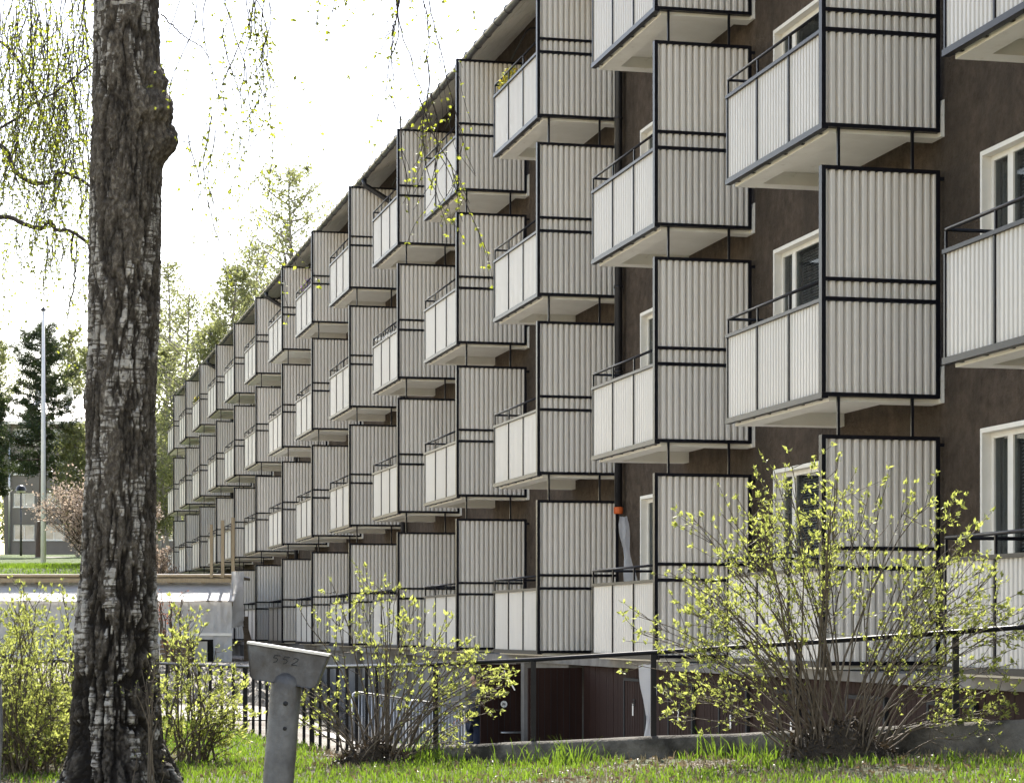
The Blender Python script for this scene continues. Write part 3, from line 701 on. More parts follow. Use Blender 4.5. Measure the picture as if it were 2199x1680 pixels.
# ------------------------------------------------------------------ person by the open door (mostly hidden behind the leaf)
def skin_person(loc, rz):
    J = {'pel': (0, 0, 0.93), 'bel': (0, 0.01, 1.08), 'che': (0, 0.02, 1.30), 'nec': (0, 0.0, 1.46), 'hd0': (0, -0.02, 1.53), 'hd1': (0, -0.03, 1.62), 'hd2': (0, -0.02, 1.70)}
    V, E, R = [], [], []
    def add(p, r, par=None):
        V.append(p); R.append(r); i = len(V) - 1
        if par is not None: E.append((par, i))
        return i
    pe = add(J['pel'], (0.155, 0.115)); be = add(J['bel'], (0.15, 0.115), pe); ch = add(J['che'], (0.175, 0.125), be); ne = add(J['nec'], (0.062, 0.062), ch)
    for s in (-1, 1):
        sh = add((s * 0.185, 0.02, 1.37), (0.072, 0.072), ch); el = add((s * 0.235, -0.02, 1.10), (0.052, 0.052), sh); wr = add((s * 0.20, -0.20, 0.97), (0.038, 0.038), el)
        hp = add((s * 0.095, 0, 0.86), (0.092, 0.092), pe); kn = add((s * 0.10, -0.02, 0.49), (0.066, 0.066), hp); an = add((s * 0.105, 0.03, 0.10), (0.048, 0.048), kn); to = add((s * 0.12, -0.13, 0.045), (0.042, 0.036), an)
    root = None
    def skin(name, V, E, R, mat, root_i=0):
        me = bpy.data.meshes.new(name); me.from_pydata(V, E, []); me.materials.append(mat)
        o = bpy.data.objects.new(name, me); COL.objects.link(o)
        md = o.modifiers.new('skin', 'SKIN'); md.use_smooth_shade = True
        for i, r in enumerate(R): me.skin_vertices[0].data[i].radius = r
        me.skin_vertices[0].data[root_i].use_root = True
        o.modifiers.new('sub', 'SUBSURF').levels = 2; o.modifiers['sub'].render_levels = 2
        return o
    body = skin('person', V, E, R, M_jacket)
    body.location = loc; body.rotation_euler.z = rz
    tag(body, 'person in dark jacket and blue jeans half hidden behind the open basement door', 'person')
    # trousers, head, hair and hands as children
    TV, TE, TR = [], [], []
    def t(p, r, par=None):
        TV.append(p); TR.append(r); i = len(TV) - 1
        if par is not None: TE.append((par, i))
        return i
    p0 = t((0, 0, 0.93), (0.165, 0.125))
    for s in (-1, 1):
        h = t((s * 0.095, 0, 0.85), (0.102, 0.102), p0); k_ = t((s * 0.10, -0.02, 0.49), (0.078, 0.078), h); t((s * 0.105, 0.03, 0.07), (0.068, 0.068), k_)
    o = skin('jeans', TV, TE, TR, M_jeans); o.parent = body
    q = MB(); prof = [(0.001, 1.50), (0.05, 1.515), (0.068, 1.55), (0.076, 1.60), (0.076, 1.65), (0.066, 1.70), (0.04, 1.73), (0.001, 1.738)]
    q.lathe(prof, (0, -0.02, 0), 20)
    q.v = [(x, (y + 0.02) * 1.18 - 0.02 - (0.016 if (abs(x) < 0.02 and y < -0.07 and 1.57 < z < 1.62) else 0), z) for x, y, z in q.v]
    hd = q.build('head', M_skin, body, True)
    e = MB()
    for s in (-1, 1): e.lathe([(0.001, -0.011), (0.008, 0), (0.001, 0.011)], (s * 0.03, -0.105, 1.625), 8)
    e.box(-0.022, 0.022, -0.104, -0.100, 1.563, 1.568); e.build('eyes_and_mouth', M_hair, hd)
    for s in (-1, 1): MB().lathe([(0.001, -0.03), (0.014, 0), (0.001, 0.03)], (s * 0.079, -0.01, 1.615), 8).build('ear', M_skin, hd, True)
    h = MB().lathe([(0.080, 1.60), (0.086, 1.66), (0.074, 1.72), (0.045, 1.752), (0.001, 1.76)], (0, 0.0, 0), 20)
    h.v = [(x, y * 1.15, z - (0.05 if y > 0.03 else 0) * (1 if z < 1.64 else 0)) for x, y, z in h.v]; h.build('hair', M_hair, body, True)
    for s in (-1, 1):
        HV, HE, HR = [(s * 0.20, -0.20, 0.97), (s * 0.195, -0.27, 0.945)], [(0, 1)], [(0.028, 0.03), (0.036, 0.02)]
        for f in range(4):
            i = len(HV); x = s * 0.195 + (f - 1.5) * 0.019
            HV += [(x, -0.305, 0.935), (x, -0.34, 0.915 - 0.004 * f), (x, -0.352 + 0.004 * f, 0.885)]; HR += [(0.010, 0.010), (0.009, 0.009), (0.008, 0.008)]
            HE += [(1, i), (i, i + 1), (i + 1, i + 2)]
        i = len(HV); HV += [(s * 0.15, -0.26, 0.94), (s * 0.138, -0.30, 0.925)]; HR += [(0.011, 0.011), (0.009, 0.009)]; HE += [(1, i), (i, i + 1)]
        o = skin('hand', HV, HE, HR, M_skin); o.parent = body
    for s in (-1, 1): MB().box(s * 0.12 - 0.05, s * 0.12 + 0.05, -0.19, 0.09, 0.0, 0.035).build('shoe', M_black, body)
px_person = px(1024, 1460, 38.4)
skin_person((px_person.x, px_person.y, float(rear_z(px_person.x, px_person.y))), math.radians(-70))

# ------------------------------------------------------------------ steel T-shaped post with the number 552, and the grey post at the left edge
def t_post():
    d = 11.0; base = px(585, 1349, d); k = d / FPX
    gz = float(lawn_z(base.x, d))
    r = thing('marker_post', 'grey galvanised T shaped post marked 552, leaning beside the birch', 'post', (base.x, d, gz))
    r.rotation_euler.y = math.radians(4.6)
    H = EYE - gz
    def w(x, y): return ((x - 575) * k, H + (1349 - y) * k)   # picture units to metres in the post's own plane
    zt = H + (1349 - 1393) * k
    # pipe with a rounded upper end that laps over the head
    pz_ = zt - 0.115
    MB().lathe([(0.077, -0.6 - H), (0.075, pz_ - 0.10), (0.0735, pz_ - 0.05), (0.066, pz_ - 0.018), (0.045, pz_ + 0.004), (0.001, pz_ + 0.012)], (0, -0.012, 0), 32).build('pipe', M_steel, r, True)
    # flattened head: wide trough closed at the bottom with rounded corners
    hw0, hw1, hh = 0.197, 0.165, 0.165
    outl = [(-hw0, 0.0), (hw0, 0.0)]
    for a in np.linspace(0, math.pi / 2, 6): outl.append((hw1 - 0.03 + 0.03 * math.cos(a), -hh + 0.03 - 0.03 * math.sin(a)))
    for a in np.linspace(math.pi / 2, math.pi, 6): outl.append((-hw1 + 0.03 + 0.03 * math.cos(a), -hh + 0.03 - 0.03 * math.sin(a)))
    q = MB(); nO = len(outl); D = [(-0.085, 1.0), (-0.088, 0.985), (0.088, 0.985), (0.085, 1.0)]
    lay = [(-0.052, 0.965, -0.004), (-0.060, 1.0, 0.0), (0.060, 1.0, 0.0), (0.052, 0.965, -0.004)]
    for (yy, sc, dz) in lay:
        for (x, z) in outl: q.v.append((x * sc, yy - 0.012 * (1 - (x / hw0) ** 2) * (1 if yy < 0 else -1), z * (2 - sc) * 0 + z * sc + dz + zt))
    for l in range(len(lay) - 1):
        for i in range(nO): q.f.append((l * nO + i, l * nO + (i + 1) % nO, (l + 1) * nO + (i + 1) % nO, (l + 1) * nO + i))
    q.f.append(tuple(nO - 1 - i for i in range(nO))); q.f.append(tuple(3 * nO + i for i in range(nO)))
    ti = math.radians(4.3); cc, ss = math.cos(ti), math.sin(ti)
    def tilt(v): return [(x * cc + (z - zt) * ss, y, zt - x * ss + (z - zt) * cc) for x, y, z in v]
    q.v = tilt(q.v); hd = q.build('head', M_steel, r)
    q = MB().box(-hw0 - 0.003, hw0 + 0.003, -0.064, 0.064, zt + 0.0005, zt + 0.012); q.v = tilt(q.v); q.build('cap_plate', M_zinc, r)
    for (x, z, rr) in ((0.012, -0.255, 0.012), (0.018, -0.375, 0.010)): MB().tube([(x, -0.060, zt + z), (x, -0.088, zt + z)], rr, 10).build('bolt_hole', M_ink, r, True)
    # 552 in marker strokes
    segs = {'5': [(0.95, 1.0, 0.2, 1.0), (0.2, 1.0, 0.12, 0.60), (0.12, 0.60, 0.55, 0.64), (0.55, 0.64, 0.8, 0.42), (0.8, 0.42, 0.70, 0.14), (0.70, 0.14, 0.30, 0.0)],
            '2': [(0.1, 0.82, 0.35, 1.0), (0.35, 1.0, 0.75, 0.95), (0.75, 0.95, 0.8, 0.68), (0.8, 0.68, 0.1, 0.03), (0.1, 0.03, 0.95, 0.05)]}
    for i, ch in enumerate('552'):
        q = MB()
        for (a, b, c, e) in segs[ch]:
            x0 = -0.070 + i * 0.047; sc = 0.034; zb = zt - 0.068
            q.bar((x0 + a * sc + b * 0.008, -0.0735, zb + b * sc * 1.05), (x0 + c * sc + e * 0.008, -0.0735, zb + e * sc * 1.05), 0.0045, 0.002, up=(0, 1, 0))
        q.v = tilt(q.v); q.build('numeral', M_ink, hd)
t_post()
g = thing('grey_post', 'plain grey steel post cut by the left edge of the picture', 'post', (px(-2, 1349, 9).x, 9.0, float(lawn_z(-2.03, 9))))
MB().tube([(-0.045, 0, -0.2), (0.0, 0, 0.75), (-0.006, 0, 0.93)], 0.016, 14).build('tube', M_steel, g, True)
MB().lathe([(0.017, 0), (0.017, 0.012), (0.010, 0.02), (0.001, 0.022)], (-0.006, 0, 0.93), 14).build('cap', M_steel, g, True)

# ------------------------------------------------------------------ plastic-wrapped building site shed
SD_ = 62.0
def sx(x): return (x - CX) / FPX * SD_
def sz(y): return EYE + (HY - y) / FPX * SD_
shed = thing('site_shed', 'timber site shed wrapped in milky plastic sheeting', 'shed', (sx(300), SD_, 0.3))
def so(p): return (p[0] - sx(300), p[1] - SD_, p[2] - 0.3)
def film(name, fn, nu, nv, seed, amp=0.07):
    V = []
    for i in range(nu + 1):
        for j in range(nv + 1):
            p = Vector(fn(i / nu, j / nv)); w = amp * (float(fbm(i * 0.45 + seed, j * 0.35, seed, 3)) - 0.5) * 2
            V.append(so((p.x, p.y + w, p.z + 0.25 * w)))
    F = [(i * (nv + 1) + j, (i + 1) * (nv + 1) + j, (i + 1) * (nv + 1) + j + 1, i * (nv + 1) + j + 1) for i in range(nu) for j in range(nv)]
    return obj(name, mesh_np(name, V, F, True, M_plastic), None, shed)
XL, XR = sx(-160), sx(498)
door_x0, door_x1 = sx(404), sx(458)
ztop, zmid, zbot = sz(1243), sz(1291), 0.25
film('plastic_wall', lambda u, v: (XL + (door_x0 - XL) * u, SD_, zbot + (zmid - zbot) * v), 60, 18, 3)
film('plastic_wall', lambda u, v: (door_x0 + (door_x1 - door_x0) * u, SD_ + 0.01, sz(1372) + (zmid - sz(1372)) * v), 10, 10, 5)
film('plastic_wall', lambda u, v: (door_x1 + (XR - door_x1) * u, SD_, zbot + (zmid - zbot) * v), 12, 18, 7)
film('plastic_wall', lambda u, v: (XR - 1.05 * u, SD_ + 7.5 * u, zbot + (sz(1250) - zbot) * v), 40, 18, 9)
film('plastic_roof', lambda u, v: (XL + (XR + 0.08 - XL) * u, SD_ - 0.25 + 1.5 * v, zmid + 0.02 + (sz(1252) - zmid) * v), 70, 8, 11, 0.09)
film('plastic_wall', lambda u, v: (XL + (XR - XL) * u, SD_ + 1.3, sz(1256) + (sz(1238) - sz(1256)) * v), 70, 4, 13, 0.05)
film('plastic_drape', lambda u, v: (XR - 0.05 + 0.28 * u, SD_ + 0.3 + 0.4 * u, sz(1345) + (sz(1225) - sz(1345)) * v), 6, 22, 15, 0.22)
# upper platform: deck boards on joists
dk = MB().box(XL - sx(300), sx(487) - sx(300), 0.95, 5.5, sz(1236) - 0.3, sz(1231) - 0.3).build('deck', M_wood, shed)
MB().box(XL - sx(300), sx(487) - sx(300), 0.93, 0.98, sz(1248) - 0.3, sz(1239) - 0.3).build('edge_beam', M_wood, shed)
x = XL
while x < sx(480):
    MB().box(x - sx(300), x - sx(300) + 0.07, 1.0, 5.4, sz(1249) - 0.3, sz(1237) - 0.31).build('joist', M_wood, shed); x += 0.92
film('deck_film', lambda u, v: (XL + (sx(492) - XL) * u, SD_ + 0.9 + 4.6 * v, sz(1229.5)), 70, 8, 17, 0.04)
# inner studs seen through the film, front rail
for xx in (-120, -60, 0, 60, 120, 190, 260, 310, 345, 376, 487):
    MB().box(sx(xx) - sx(300), sx(xx) - sx(300) + 0.07, 0.10, 0.17, zbot - 0.3, zmid - 0.3).build('stud', M_wood, shed)
MB().box(XL - sx(300), XR - sx(300), 0.08, 0.16, zmid - 0.42, zmid - 0.29).build('front_rail', M_wood, shed)
MB().box(sx(350) - sx(300), XR - sx(300), -0.05, -0.035, sz(1364) - 0.3, sz(1358) - 0.3).build('white_tape', M_white, shed)
for (xx, y0, y1, w) in ((445, 1122, 1238, 0.075), (469.5, 1113, 1238, 0.085), (492, 1107, 1300, 0.09)):
    MB().box(sx(xx) - w / 2 - sx(300), sx(xx) + w / 2 - sx(300), 0.82, 0.90, sz(y1) - 0.3, sz(y0) - 0.3).build('timber_post', M_wood, shed)
MB().quad(*[so(p) for p in ((door_x0, SD_ + 0.7, zbot), (door_x1, SD_ + 0.7, zbot), (door_x1, SD_ + 0.7, sz(1372)), (door_x0, SD_ + 0.7, sz(1372)))]).build('dark_opening', M_black, shed)
MB().box(sx(413) - sx(300), sx(441) - sx(300), 0.35, 0.39, zbot - 0.3, sz(1376) - 0.3).build('white_board', M_white, shed)
# back of the shed so that it is a closed body
MB().quad(*[so(p) for p in ((XL, SD_ + 7.4, zbot), (XR - 1.05, SD_ + 7.4, zbot), (XR - 1.05, SD_ + 7.4, sz(1245)), (XL, SD_ + 7.4, sz(1245)))]).build('rear_boards', M_wood_old, shed)
pal = thing('pallet_stack', 'stack of dark wooden pallets leaning beside the shed opening', 'pallets', (sx(388), SD_ - 0.8, float(rear_z(sx(388), SD_ - 0.8))))
for i in range(5):
    z = i * 0.125
    for k_ in range(3): MB().box(-0.38, 0.42, -0.4 + k_ * 0.35, -0.3 + k_ * 0.35, z, z + 0.08).build('bearer', M_wood_old, pal)
    for k_ in range(5): MB().box(-0.38 + 0.03 * (i % 2), 0.42 + 0.03 * (i % 2), -0.42 + k_ * 0.19, -0.30 + k_ * 0.19, z + 0.081, z + 0.104).build('slat', M_wood_old, pal)
tl = thing('leaning_timber', 'brown timber planks leaning upright at the right corner of the shed', 'planks', (sx(518), SD_ + 2, float(rear_z(sx(518), SD_ + 2))))
for (a, b, c) in ((-0.1, 0.05, 1.25), (0.03, 0.25, 1.12), (0.16, 0.32, 0.95)): MB().bar((a, 0, 0), (a - b, 0.4, c), 0.12, 0.03, up=(0, 1, 0)).build('plank', M_wood_old, tl)

# ------------------------------------------------------------------ far building, flagpole, lamp
FD = 185.0; fk = FD / FPX
def fx(x): return (x - CX) * fk
def fz(y): return EYE + (HY - y) * fk
fb = thing('far_building', 'grey brown three storey block with a glaring pale metal roof beyond the grass bank', 'building', (fx(190), FD, fz(1200)))
def fo(x, y): return (fx(x) - fx(190), fz(y) - fz(1200))
x0, _ = fo(9, 0); x1, _ = fo(520, 0)
ze = fo(0, 903)[1]
wins = []
for row, (ya, yb) in enumerate(((920, 950), (988, 1018), (1058, 1088), (1126, 1159))):
    for k_, xa in enumerate((29, 93, 158, 223, 290, 352, 415)):
        wins.append((fo(xa, 0)[0], fo(xa + 45, 0)[0], fo(0, yb)[1], fo(0, ya)[1]))
ts = sorted({x0, x1} | {round(w[i], 3) for w in wins for i in (0, 1)}); zs = sorted({-1.0, ze} | {round(w[i], 3) for w in wins for i in (2, 3)})
q = MB()
for i in range(len(ts) - 1):
    for j in range(len(zs) - 1):
        tm, zm = (ts[i] + ts[i + 1]) / 2, (zs[j] + zs[j + 1]) / 2
        if any(w[0] < tm < w[1] and w[2] < zm < w[3] for w in wins): continue
        q.quad((ts[i], 0, zs[j]), (ts[i + 1], 0, zs[j]), (ts[i + 1], 0, zs[j + 1]), (ts[i], 0, zs[j + 1]))
q.build('wall', M_grey_wall, fb)
MB().quad((x0, 0, -1), (x0, 0, ze), (x0, 11, ze), (x0, 11, -1)).build('end_wall', M_grey_wall, fb)
MB().quad((x1, 0, -1), (x1, 11, -1), (x1, 11, ze), (x1, 0, ze)).build('end_wall', M_grey_wall, fb)
MB().quad((x0, 11, -1), (x0, 11, ze), (x1, 11, ze), (x1, 11, -1)).build('rear_wall', M_grey_wall, fb)
for w in wins:
    q = MB(); f = 0.07; W_, H_ = w[1] - w[0], w[3] - w[2]
    q.box(0, W_, 0.05, 0.12, 0, f); q.box(0, W_, 0.05, 0.12, H_ - f, H_); q.box(0, f, 0.05, 0.12, f, H_ - f); q.box(W_ - f, W_, 0.05, 0.12, f, H_ - f); q.box(W_ * 0.5 - f / 2, W_ * 0.5 + f / 2, 0.05, 0.12, f, H_ - f)
    q.box(-0.05, W_ + 0.05, -0.08, 0.049, -0.06, 0.0)
    wo_ = q.build('window', M_white, fb, loc=(w[0], 0, w[2]))
    for a, b in ((f, W_ * 0.5 - f / 2), (W_ * 0.5 + f / 2, W_ - f)): MB().quad((a, 0.09, f), (b, 0.09, f), (b, 0.09, H_ - f), (a, 0.09, H_ - f)).build('pane', M_farglass, wo_)
MB().tube([(fo(21, 0)[0], -0.12, -0.5), (fo(21, 0)[0], -0.12, ze)], 0.09, 8).build('downpipe', M_zinc, fb, True)
rf = MB(); yr = 5.5; hr = yr * math.tan(math.radians(26))
rf.quad((x0 - 0.4, -0.6, ze - 0.05), (x1 + 0.4, -0.6, ze - 0.05), (x1 + 0.4, yr, ze + hr), (x0 - 0.4, yr, ze + hr)); rf.quad((x0 - 0.4, yr, ze + hr), (x1 + 0.4, yr, ze + hr), (x1 + 0.4, 11.6, ze - 0.05), (x0 - 0.4, 11.6, ze - 0.05))
rf.quad((x0 - 0.4, -0.6, ze - 0.30), (x1 + 0.4, -0.6, ze - 0.30), (x1 + 0.4, -0.6, ze - 0.0501), (x0 - 0.4, -0.6, ze - 0.0501)); rf.quad((x0 - 0.4, -0.6, ze - 0.30), (x0 - 0.4, 0.0, ze - 0.30), (x1 + 0.4, 0.0, ze - 0.30), (x1 + 0.4, -0.6, ze - 0.30))
roof_ = rf.build('roof', M_farroof, fb)
xx = x0
while xx < x1: MB().bar((xx, -0.6, ze - 0.03), (xx, yr, ze + hr + 0.02), 0.04, 0.06).build('standing_seam', M_farroof, roof_); xx += 0.9
for xa in (60, 128, 170): c_ = MB().box(-0.25, 0.25, -0.25, 0.25, 0, 1.3).build('chimney', M_zinc, roof_, loc=(fo(xa, 0)[0], 4.2, ze + 1.9))

FLD = 92.0; p = px(93, 1240, FLD); fz0 = float(rear_z(p.x, FLD))
fl = thing('flagpole', 'tall white flagpole with a small pointed cap in front of the pine', 'flagpole', (p.x, FLD, fz0))
ht = px(93, 668, FLD).z - fz0
MB().tube([(0, 0, -0.3), (0, 0, ht * 0.5), (0, 0, ht)], [0.115, 0.09, 0.055], 14).build('pole', M_whitepole, fl, True)
MB().lathe([(0.056, 0), (0.09, 0.02), (0.09, 0.06), (0.03, 0.17), (0.001, 0.20)], (0, 0, ht), 14).build('finial', M_gutter, fl, True)
MB().lathe([(0.19, -0.05), (0.19, 0.10), (0.116, 0.16)], (0, 0, 0), 14).build('base_collar', M_whitepole, fl, True)
LD = 135.0; p = px(45, 1190, LD); lz0 = float(rear_z(p.x, LD))
lp = thing('street_lamp', 'grey park lamp with a half dome shade before the far building', 'lamp', (p.x, LD, lz0))
hl = px(45, 1056, LD).z - lz0
MB().tube([(0, 0, -0.2), (0, 0, hl)], [0.07, 0.045], 10).build('pole', M_gutter, lp, True)
MB().lathe([(0.05, -0.02), (0.27, 0.0), (0.27, 0.10), (0.10, 0.04)], (0, 0, hl), 18).build('lamp_glass', M_white, lp, True)
MB().lathe([(0.31, 0.08), (0.29, 0.22), (0.22, 0.34), (0.11, 0.41), (0.001, 0.43)], (0, 0, hl), 18).build('lamp_shade', M_gutter, lp, True)

# ------------------------------------------------------------------ growing things
def unit(a): return a / np.maximum(np.linalg.norm(a, axis=-1, keepdims=True), 1e-9)
def leaf_cloud(Pt, D, L, W, fold=0.25, seg=4):
    """one leaf per point: Pt base, D direction; returns V, F (triangles)"""
    Pt = np.asarray(Pt, float); n = len(Pt); D = unit(np.asarray(D, float))
    R = unit(np.cross(D, NR.normal(size=(n, 3)))); U = np.cross(R, D)
    L = np.broadcast_to(np.asarray(L, float), (n,))[:, None]; W = np.broadcast_to(np.asarray(W, float), (n,))[:, None]
    if seg == 2:
        V = np.stack([Pt, Pt + D * L * 0.5 + R * W * 0.5 + U * W * fold * 0.5, Pt + D * L, Pt + D * L * 0.5 - R * W * 0.5 + U * W * fold * 0.5], 1)
        T = np.array([[0, 1, 2], [0, 2, 3]])
    else:
        V = np.stack([Pt, Pt + D * L * 0.42 + R * W * 0.5 + U * W * fold, Pt + D * L * 0.42 - R * W * 0.5 + U * W * fold, Pt + D * L * 0.5, Pt + D * L - U * L * 0.12], 1)
        T = np.array([[0, 1, 3], [0, 3, 2], [3, 1, 4], [3, 4, 2]])
    k = V.shape[1]
    F = (np.arange(n)[:, None, None] * k + T[None]).reshape(-1, 3)
    return V.reshape(-1, 3), F
def leaf_obj(name, Pt, D, L, W, mat, parent, fold=0.25, seg=4, origin=(0, 0, 0)):
    V, F = leaf_cloud(Pt, D, L, W, fold, seg)
    o = obj(name, mesh_np(name, V - np.array(origin), F, False, mat), None, parent); return tag(o, kind='stuff')

class Tubes:
    """many thin tapering twigs as one mesh, numpy based"""
    def __init__(self, k=4): self.V = []; self.F = []; self.n = 0; self.k = k
    def add(self, pts, r0, r1):
        p = np.asarray(pts, float); m_ = len(p); k = self.k
        d = np.gradient(p, axis=0); d = unit(d)
        a = np.array([0.31, 0.13, 0.94]) if abs(d[0][2]) < 0.8 else np.array([0.94, 0.31, 0.13])
        s = unit(np.cross(d, a)); t = np.cross(d, s)
        r = np.linspace(r0, r1, m_)[:, None]
        for j in range(k):
            an = 2 * math.pi * j / k
        ang = 2 * math.pi * np.arange(k) / k
        V = p[:, None] + (s[:, None] * np.cos(ang)[None, :, None] + t[:, None] * np.sin(ang)[None, :, None]) * r[:, None]
        self.V.append(V.reshape(-1, 3))
        i = np.arange(m_ - 1)[:, None] * k; j = np.arange(k)[None]
        F = np.stack([i + j, i + (j + 1) % k, i + k + (j + 1) % k, i + k + j], -1).reshape(-1, 4) + self.n
        self.F.append(F); self.n += m_ * k
    def build(self, name, mat, parent, origin=(0, 0, 0), kind='stuff'):
        o = obj(name, mesh_np(name, np.concatenate(self.V) - np.array(origin), np.concatenate(self.F), True, mat), None, parent)
        return tag(o, kind=kind) if kind else o

def curve(a, b, sag, m_=7, wob=0.0):
    a, b = np.asarray(a, float), np.asarray(b, float); f = np.linspace(0, 1, m_)[:, None]
    p = a + (b - a) * f + np.asarray(sag) * (4 * f * (1 - f))
    if wob:
        w = NR.normal(size=(m_, 3)) * wob; w[0] = 0; p = p + w * f
    return p

def shrub(label, base, tips, nst, leafL, seed, name='shrub', density=1.0, bare=0.35, dspread=0.35, stemr=0.010, clusters=(5, 10), spread=0.22, k1=0.55, mound=None):
    """many-stemmed shrub: tips = [(angle from upright in degrees, length in metres)] outline of the fan"""
    global NR
    NR = np.random.RandomState(seed)
    b = np.array(base); ang = [t[0] for t in tips]; ln = [t[1] for t in tips]
    r = thing(name, label, 'shrub', base)
    T = Tubes(5); TW = Tubes(3); LP, LD_, LL = [], [], []
    def cluster(p, d, big=1.0):
        n = NR.randint(*clusters)
        for i in range(n):
            v = d * 0.75 + NR.normal(size=3) * 0.55 + np.array([0, 0, 0.28])
            LP.append(p + NR.normal(size=3) * 0.006); LD_.append(v); LL.append(leafL * NR.choice([0.45, 0.7, 1.0, 1.35]) * NR.uniform(0.8, 1.15) * big)
    for s in range(nst):
        a = NR.uniform(ang[0], ang[-1]); R = np.interp(a, ang, ln) * (k1 + (1 - k1) * NR.rand() ** 0.6); ar = math.radians(a)
        out = np.array([math.sin(ar), NR.normal() * dspread, math.cos(ar)]); out = out / math.hypot(out[0], out[2])
        st = b + np.array([NR.normal() * spread * 0.5 + 0.12 * math.sin(ar), NR.normal() * spread * 0.4, -0.05])
        en = b + out * R
        bend = np.array([-math.sin(ar) * 0.10 * R, 0, 0.07 * R]) + NR.normal(size=3) * 0.03
        p = curve(st, en, bend, 10, 0.012)
        T.add(p, stemr * NR.uniform(0.6, 1.25), 0.0024)
        dd = unit(p[-1] - p[-2]); cluster(p[-1], dd, 1.1)
        # side shoots on the upper part
        nsh = int(NR.randint(5, 10) * density)
        for q in range(nsh):
            f = bare + (0.97 - bare) * NR.rand() ** 0.8; i = min(int(f * 9), 8); pp = p[i] + (p[i + 1] - p[i]) * (f * 9 - i)
            d0 = unit(p[i + 1] - p[i]); sd = unit(d0 * 0.75 + NR.normal(size=3) * 0.6 + np.array([0, 0, 0.25])); L = NR.uniform(0.10, 0.36) * R ** 0.5 * (1.15 - 0.5 * f)
            e = pp + sd * L; c = curve(pp, e, np.array([0, 0, -0.03 * L]) + NR.normal(size=3) * 0.01, 5)
            TW.add(c, 0.0032, 0.0014); cluster(e, sd)
            if L > 0.13:
                cluster(c[3], sd, 0.8)
                if L > 0.2: cluster(c[2], sd, 0.7)
        # opposite leaf pairs straight on the stem
        for f in np.arange(max(bare, 0.45), 0.97, 0.09 / max(R, 0.4)):
            i = min(int(f * 9), 8); pp = p[i] + (p[i + 1] - p[i]) * (f * 9 - i); d0 = unit(p[i + 1] - p[i])
            if NR.rand() < 0.55:
                for sgn in (-1, 1):
                    LP.append(pp); LD_.append(d0 * 0.6 + sgn * unit(np.cross(d0, NR.normal(size=3)))); LL.append(leafL * NR.uniform(0.5, 0.95))
    T.build('stems', M_stem, r, base); TW.build('shoots', M_twig, r, base)
    if mound:
        aa, rr = np.meshgrid(np.linspace(0, 2 * math.pi, 40, endpoint=False), np.linspace(0, 1, 12))
        xx, yy = np.cos(aa) * rr * mound[0], np.sin(aa) * rr * mound[0] * 0.6
        hz = mound[1] * (1 - rr ** 2) * (0.45 + 1.1 * fbm(xx * 7 + seed, yy * 7, 1.5, 4)) - 0.04
        i_ = np.arange(11)[:, None] * 40; j_ = np.arange(40)[None]
        Fm = np.stack([i_ + j_, i_ + 40 + j_, i_ + 40 + (j_ + 1) % 40, i_ + (j_ + 1) % 40], -1).reshape(-1, 4)
        obj('root_mound', mesh_np('root_mound', np.stack([xx, yy, hz], -1).reshape(-1, 3), Fm, True, M_mould), None, r)
        n_ = 900; q_ = NR.rand(n_) ** 0.5; a_ = NR.rand(n_) * 6.28; x_, y_ = np.cos(a_) * q_ * mound[0], np.sin(a_) * q_ * mound[0] * 0.6
        z_ = mound[1] * (1 - q_ ** 2) * (0.45 + 1.1 * fbm(x_ * 7 + seed, y_ * 7, 1.5, 4)) - 0.03
        leaf_obj('mound_litter', np.stack([x_, y_, z_], 1), NR.normal(size=(n_, 3)), NR.uniform(0.03, 0.07, n_), NR.uniform(0.006, 0.03, n_), M_mouldleaf, r, 0.3, 2)
    LL = np.array(LL); leaf_obj('foliage', LP, LD_, LL, LL * 0.46, M_leaf, r, 0.22, 4, base)
    return r

def ground_pt(x, d, dz=0.0):
    X = (x - CX) / FPX * d; f = lawn_z if d < float(fence_y(X)) else rear_z
    return (X, d, float(f(X, d)) + dz)
def fan(base_px, d, pts):
    """outline points of the photograph's shrub in its own plane -> (angle, length)"""
    k = d / FPX; r = []
    for (x, y) in pts:
        dx, dy = (x - base_px[0]) * k, (base_px[1] - y) * k; r.append((math.degrees(math.atan2(dx, dy)), math.hypot(dx, dy)))
    return sorted(r)
bD = ground_pt(1800, 15.7)
shrub('large leafing shrub with a broad fan of stems before the retaining wall', bD,
      fan((1800, 1615), 15.7, [(1340, 1500), (1330, 1400), (1400, 1240), (1430, 1130), (1550, 1050), (1640, 960), (1705, 890), (1760, 965), (1830, 955), (1890, 1040), (1990, 990), (2060, 1090), (2150, 1180), (2215, 1290), (2230, 1420), (2140, 1560)]),
      90, 0.034, 21, density=1.4, bare=0.40, stemr=0.0085, k1=0.65, dspread=0.22, mound=(0.46, 0.30))
bC = ground_pt(805, 18.2)
shrub('loose leafing shrub between the numbered post and the open doors', bC,
      fan((805, 1632), 18.2, [(660, 1590), (600, 1500), (585, 1380), (610, 1250), (690, 1260), (780, 1185), (800, 1230), (870, 1245), (900, 1300), (1010, 1310), (1030, 1400), (1110, 1410), (1060, 1520), (1000, 1600)]),
      52, 0.036, 22, density=0.8, bare=0.38, dspread=0.25, stemr=0.0085, k1=0.75, mound=(0.36, 0.20))
bB = ground_pt(395, 19.2)
shrub('leafing shrub close against the right side of the birch trunk', bB,
      fan((395, 1640), 19.2, [(330, 1560), (300, 1440), (345, 1380), (395, 1270), (425, 1330), (480, 1350), (470, 1440), (560, 1500), (540, 1590)]),
      40, 0.036, 23, density=1.5, bare=0.15, dspread=0.35)
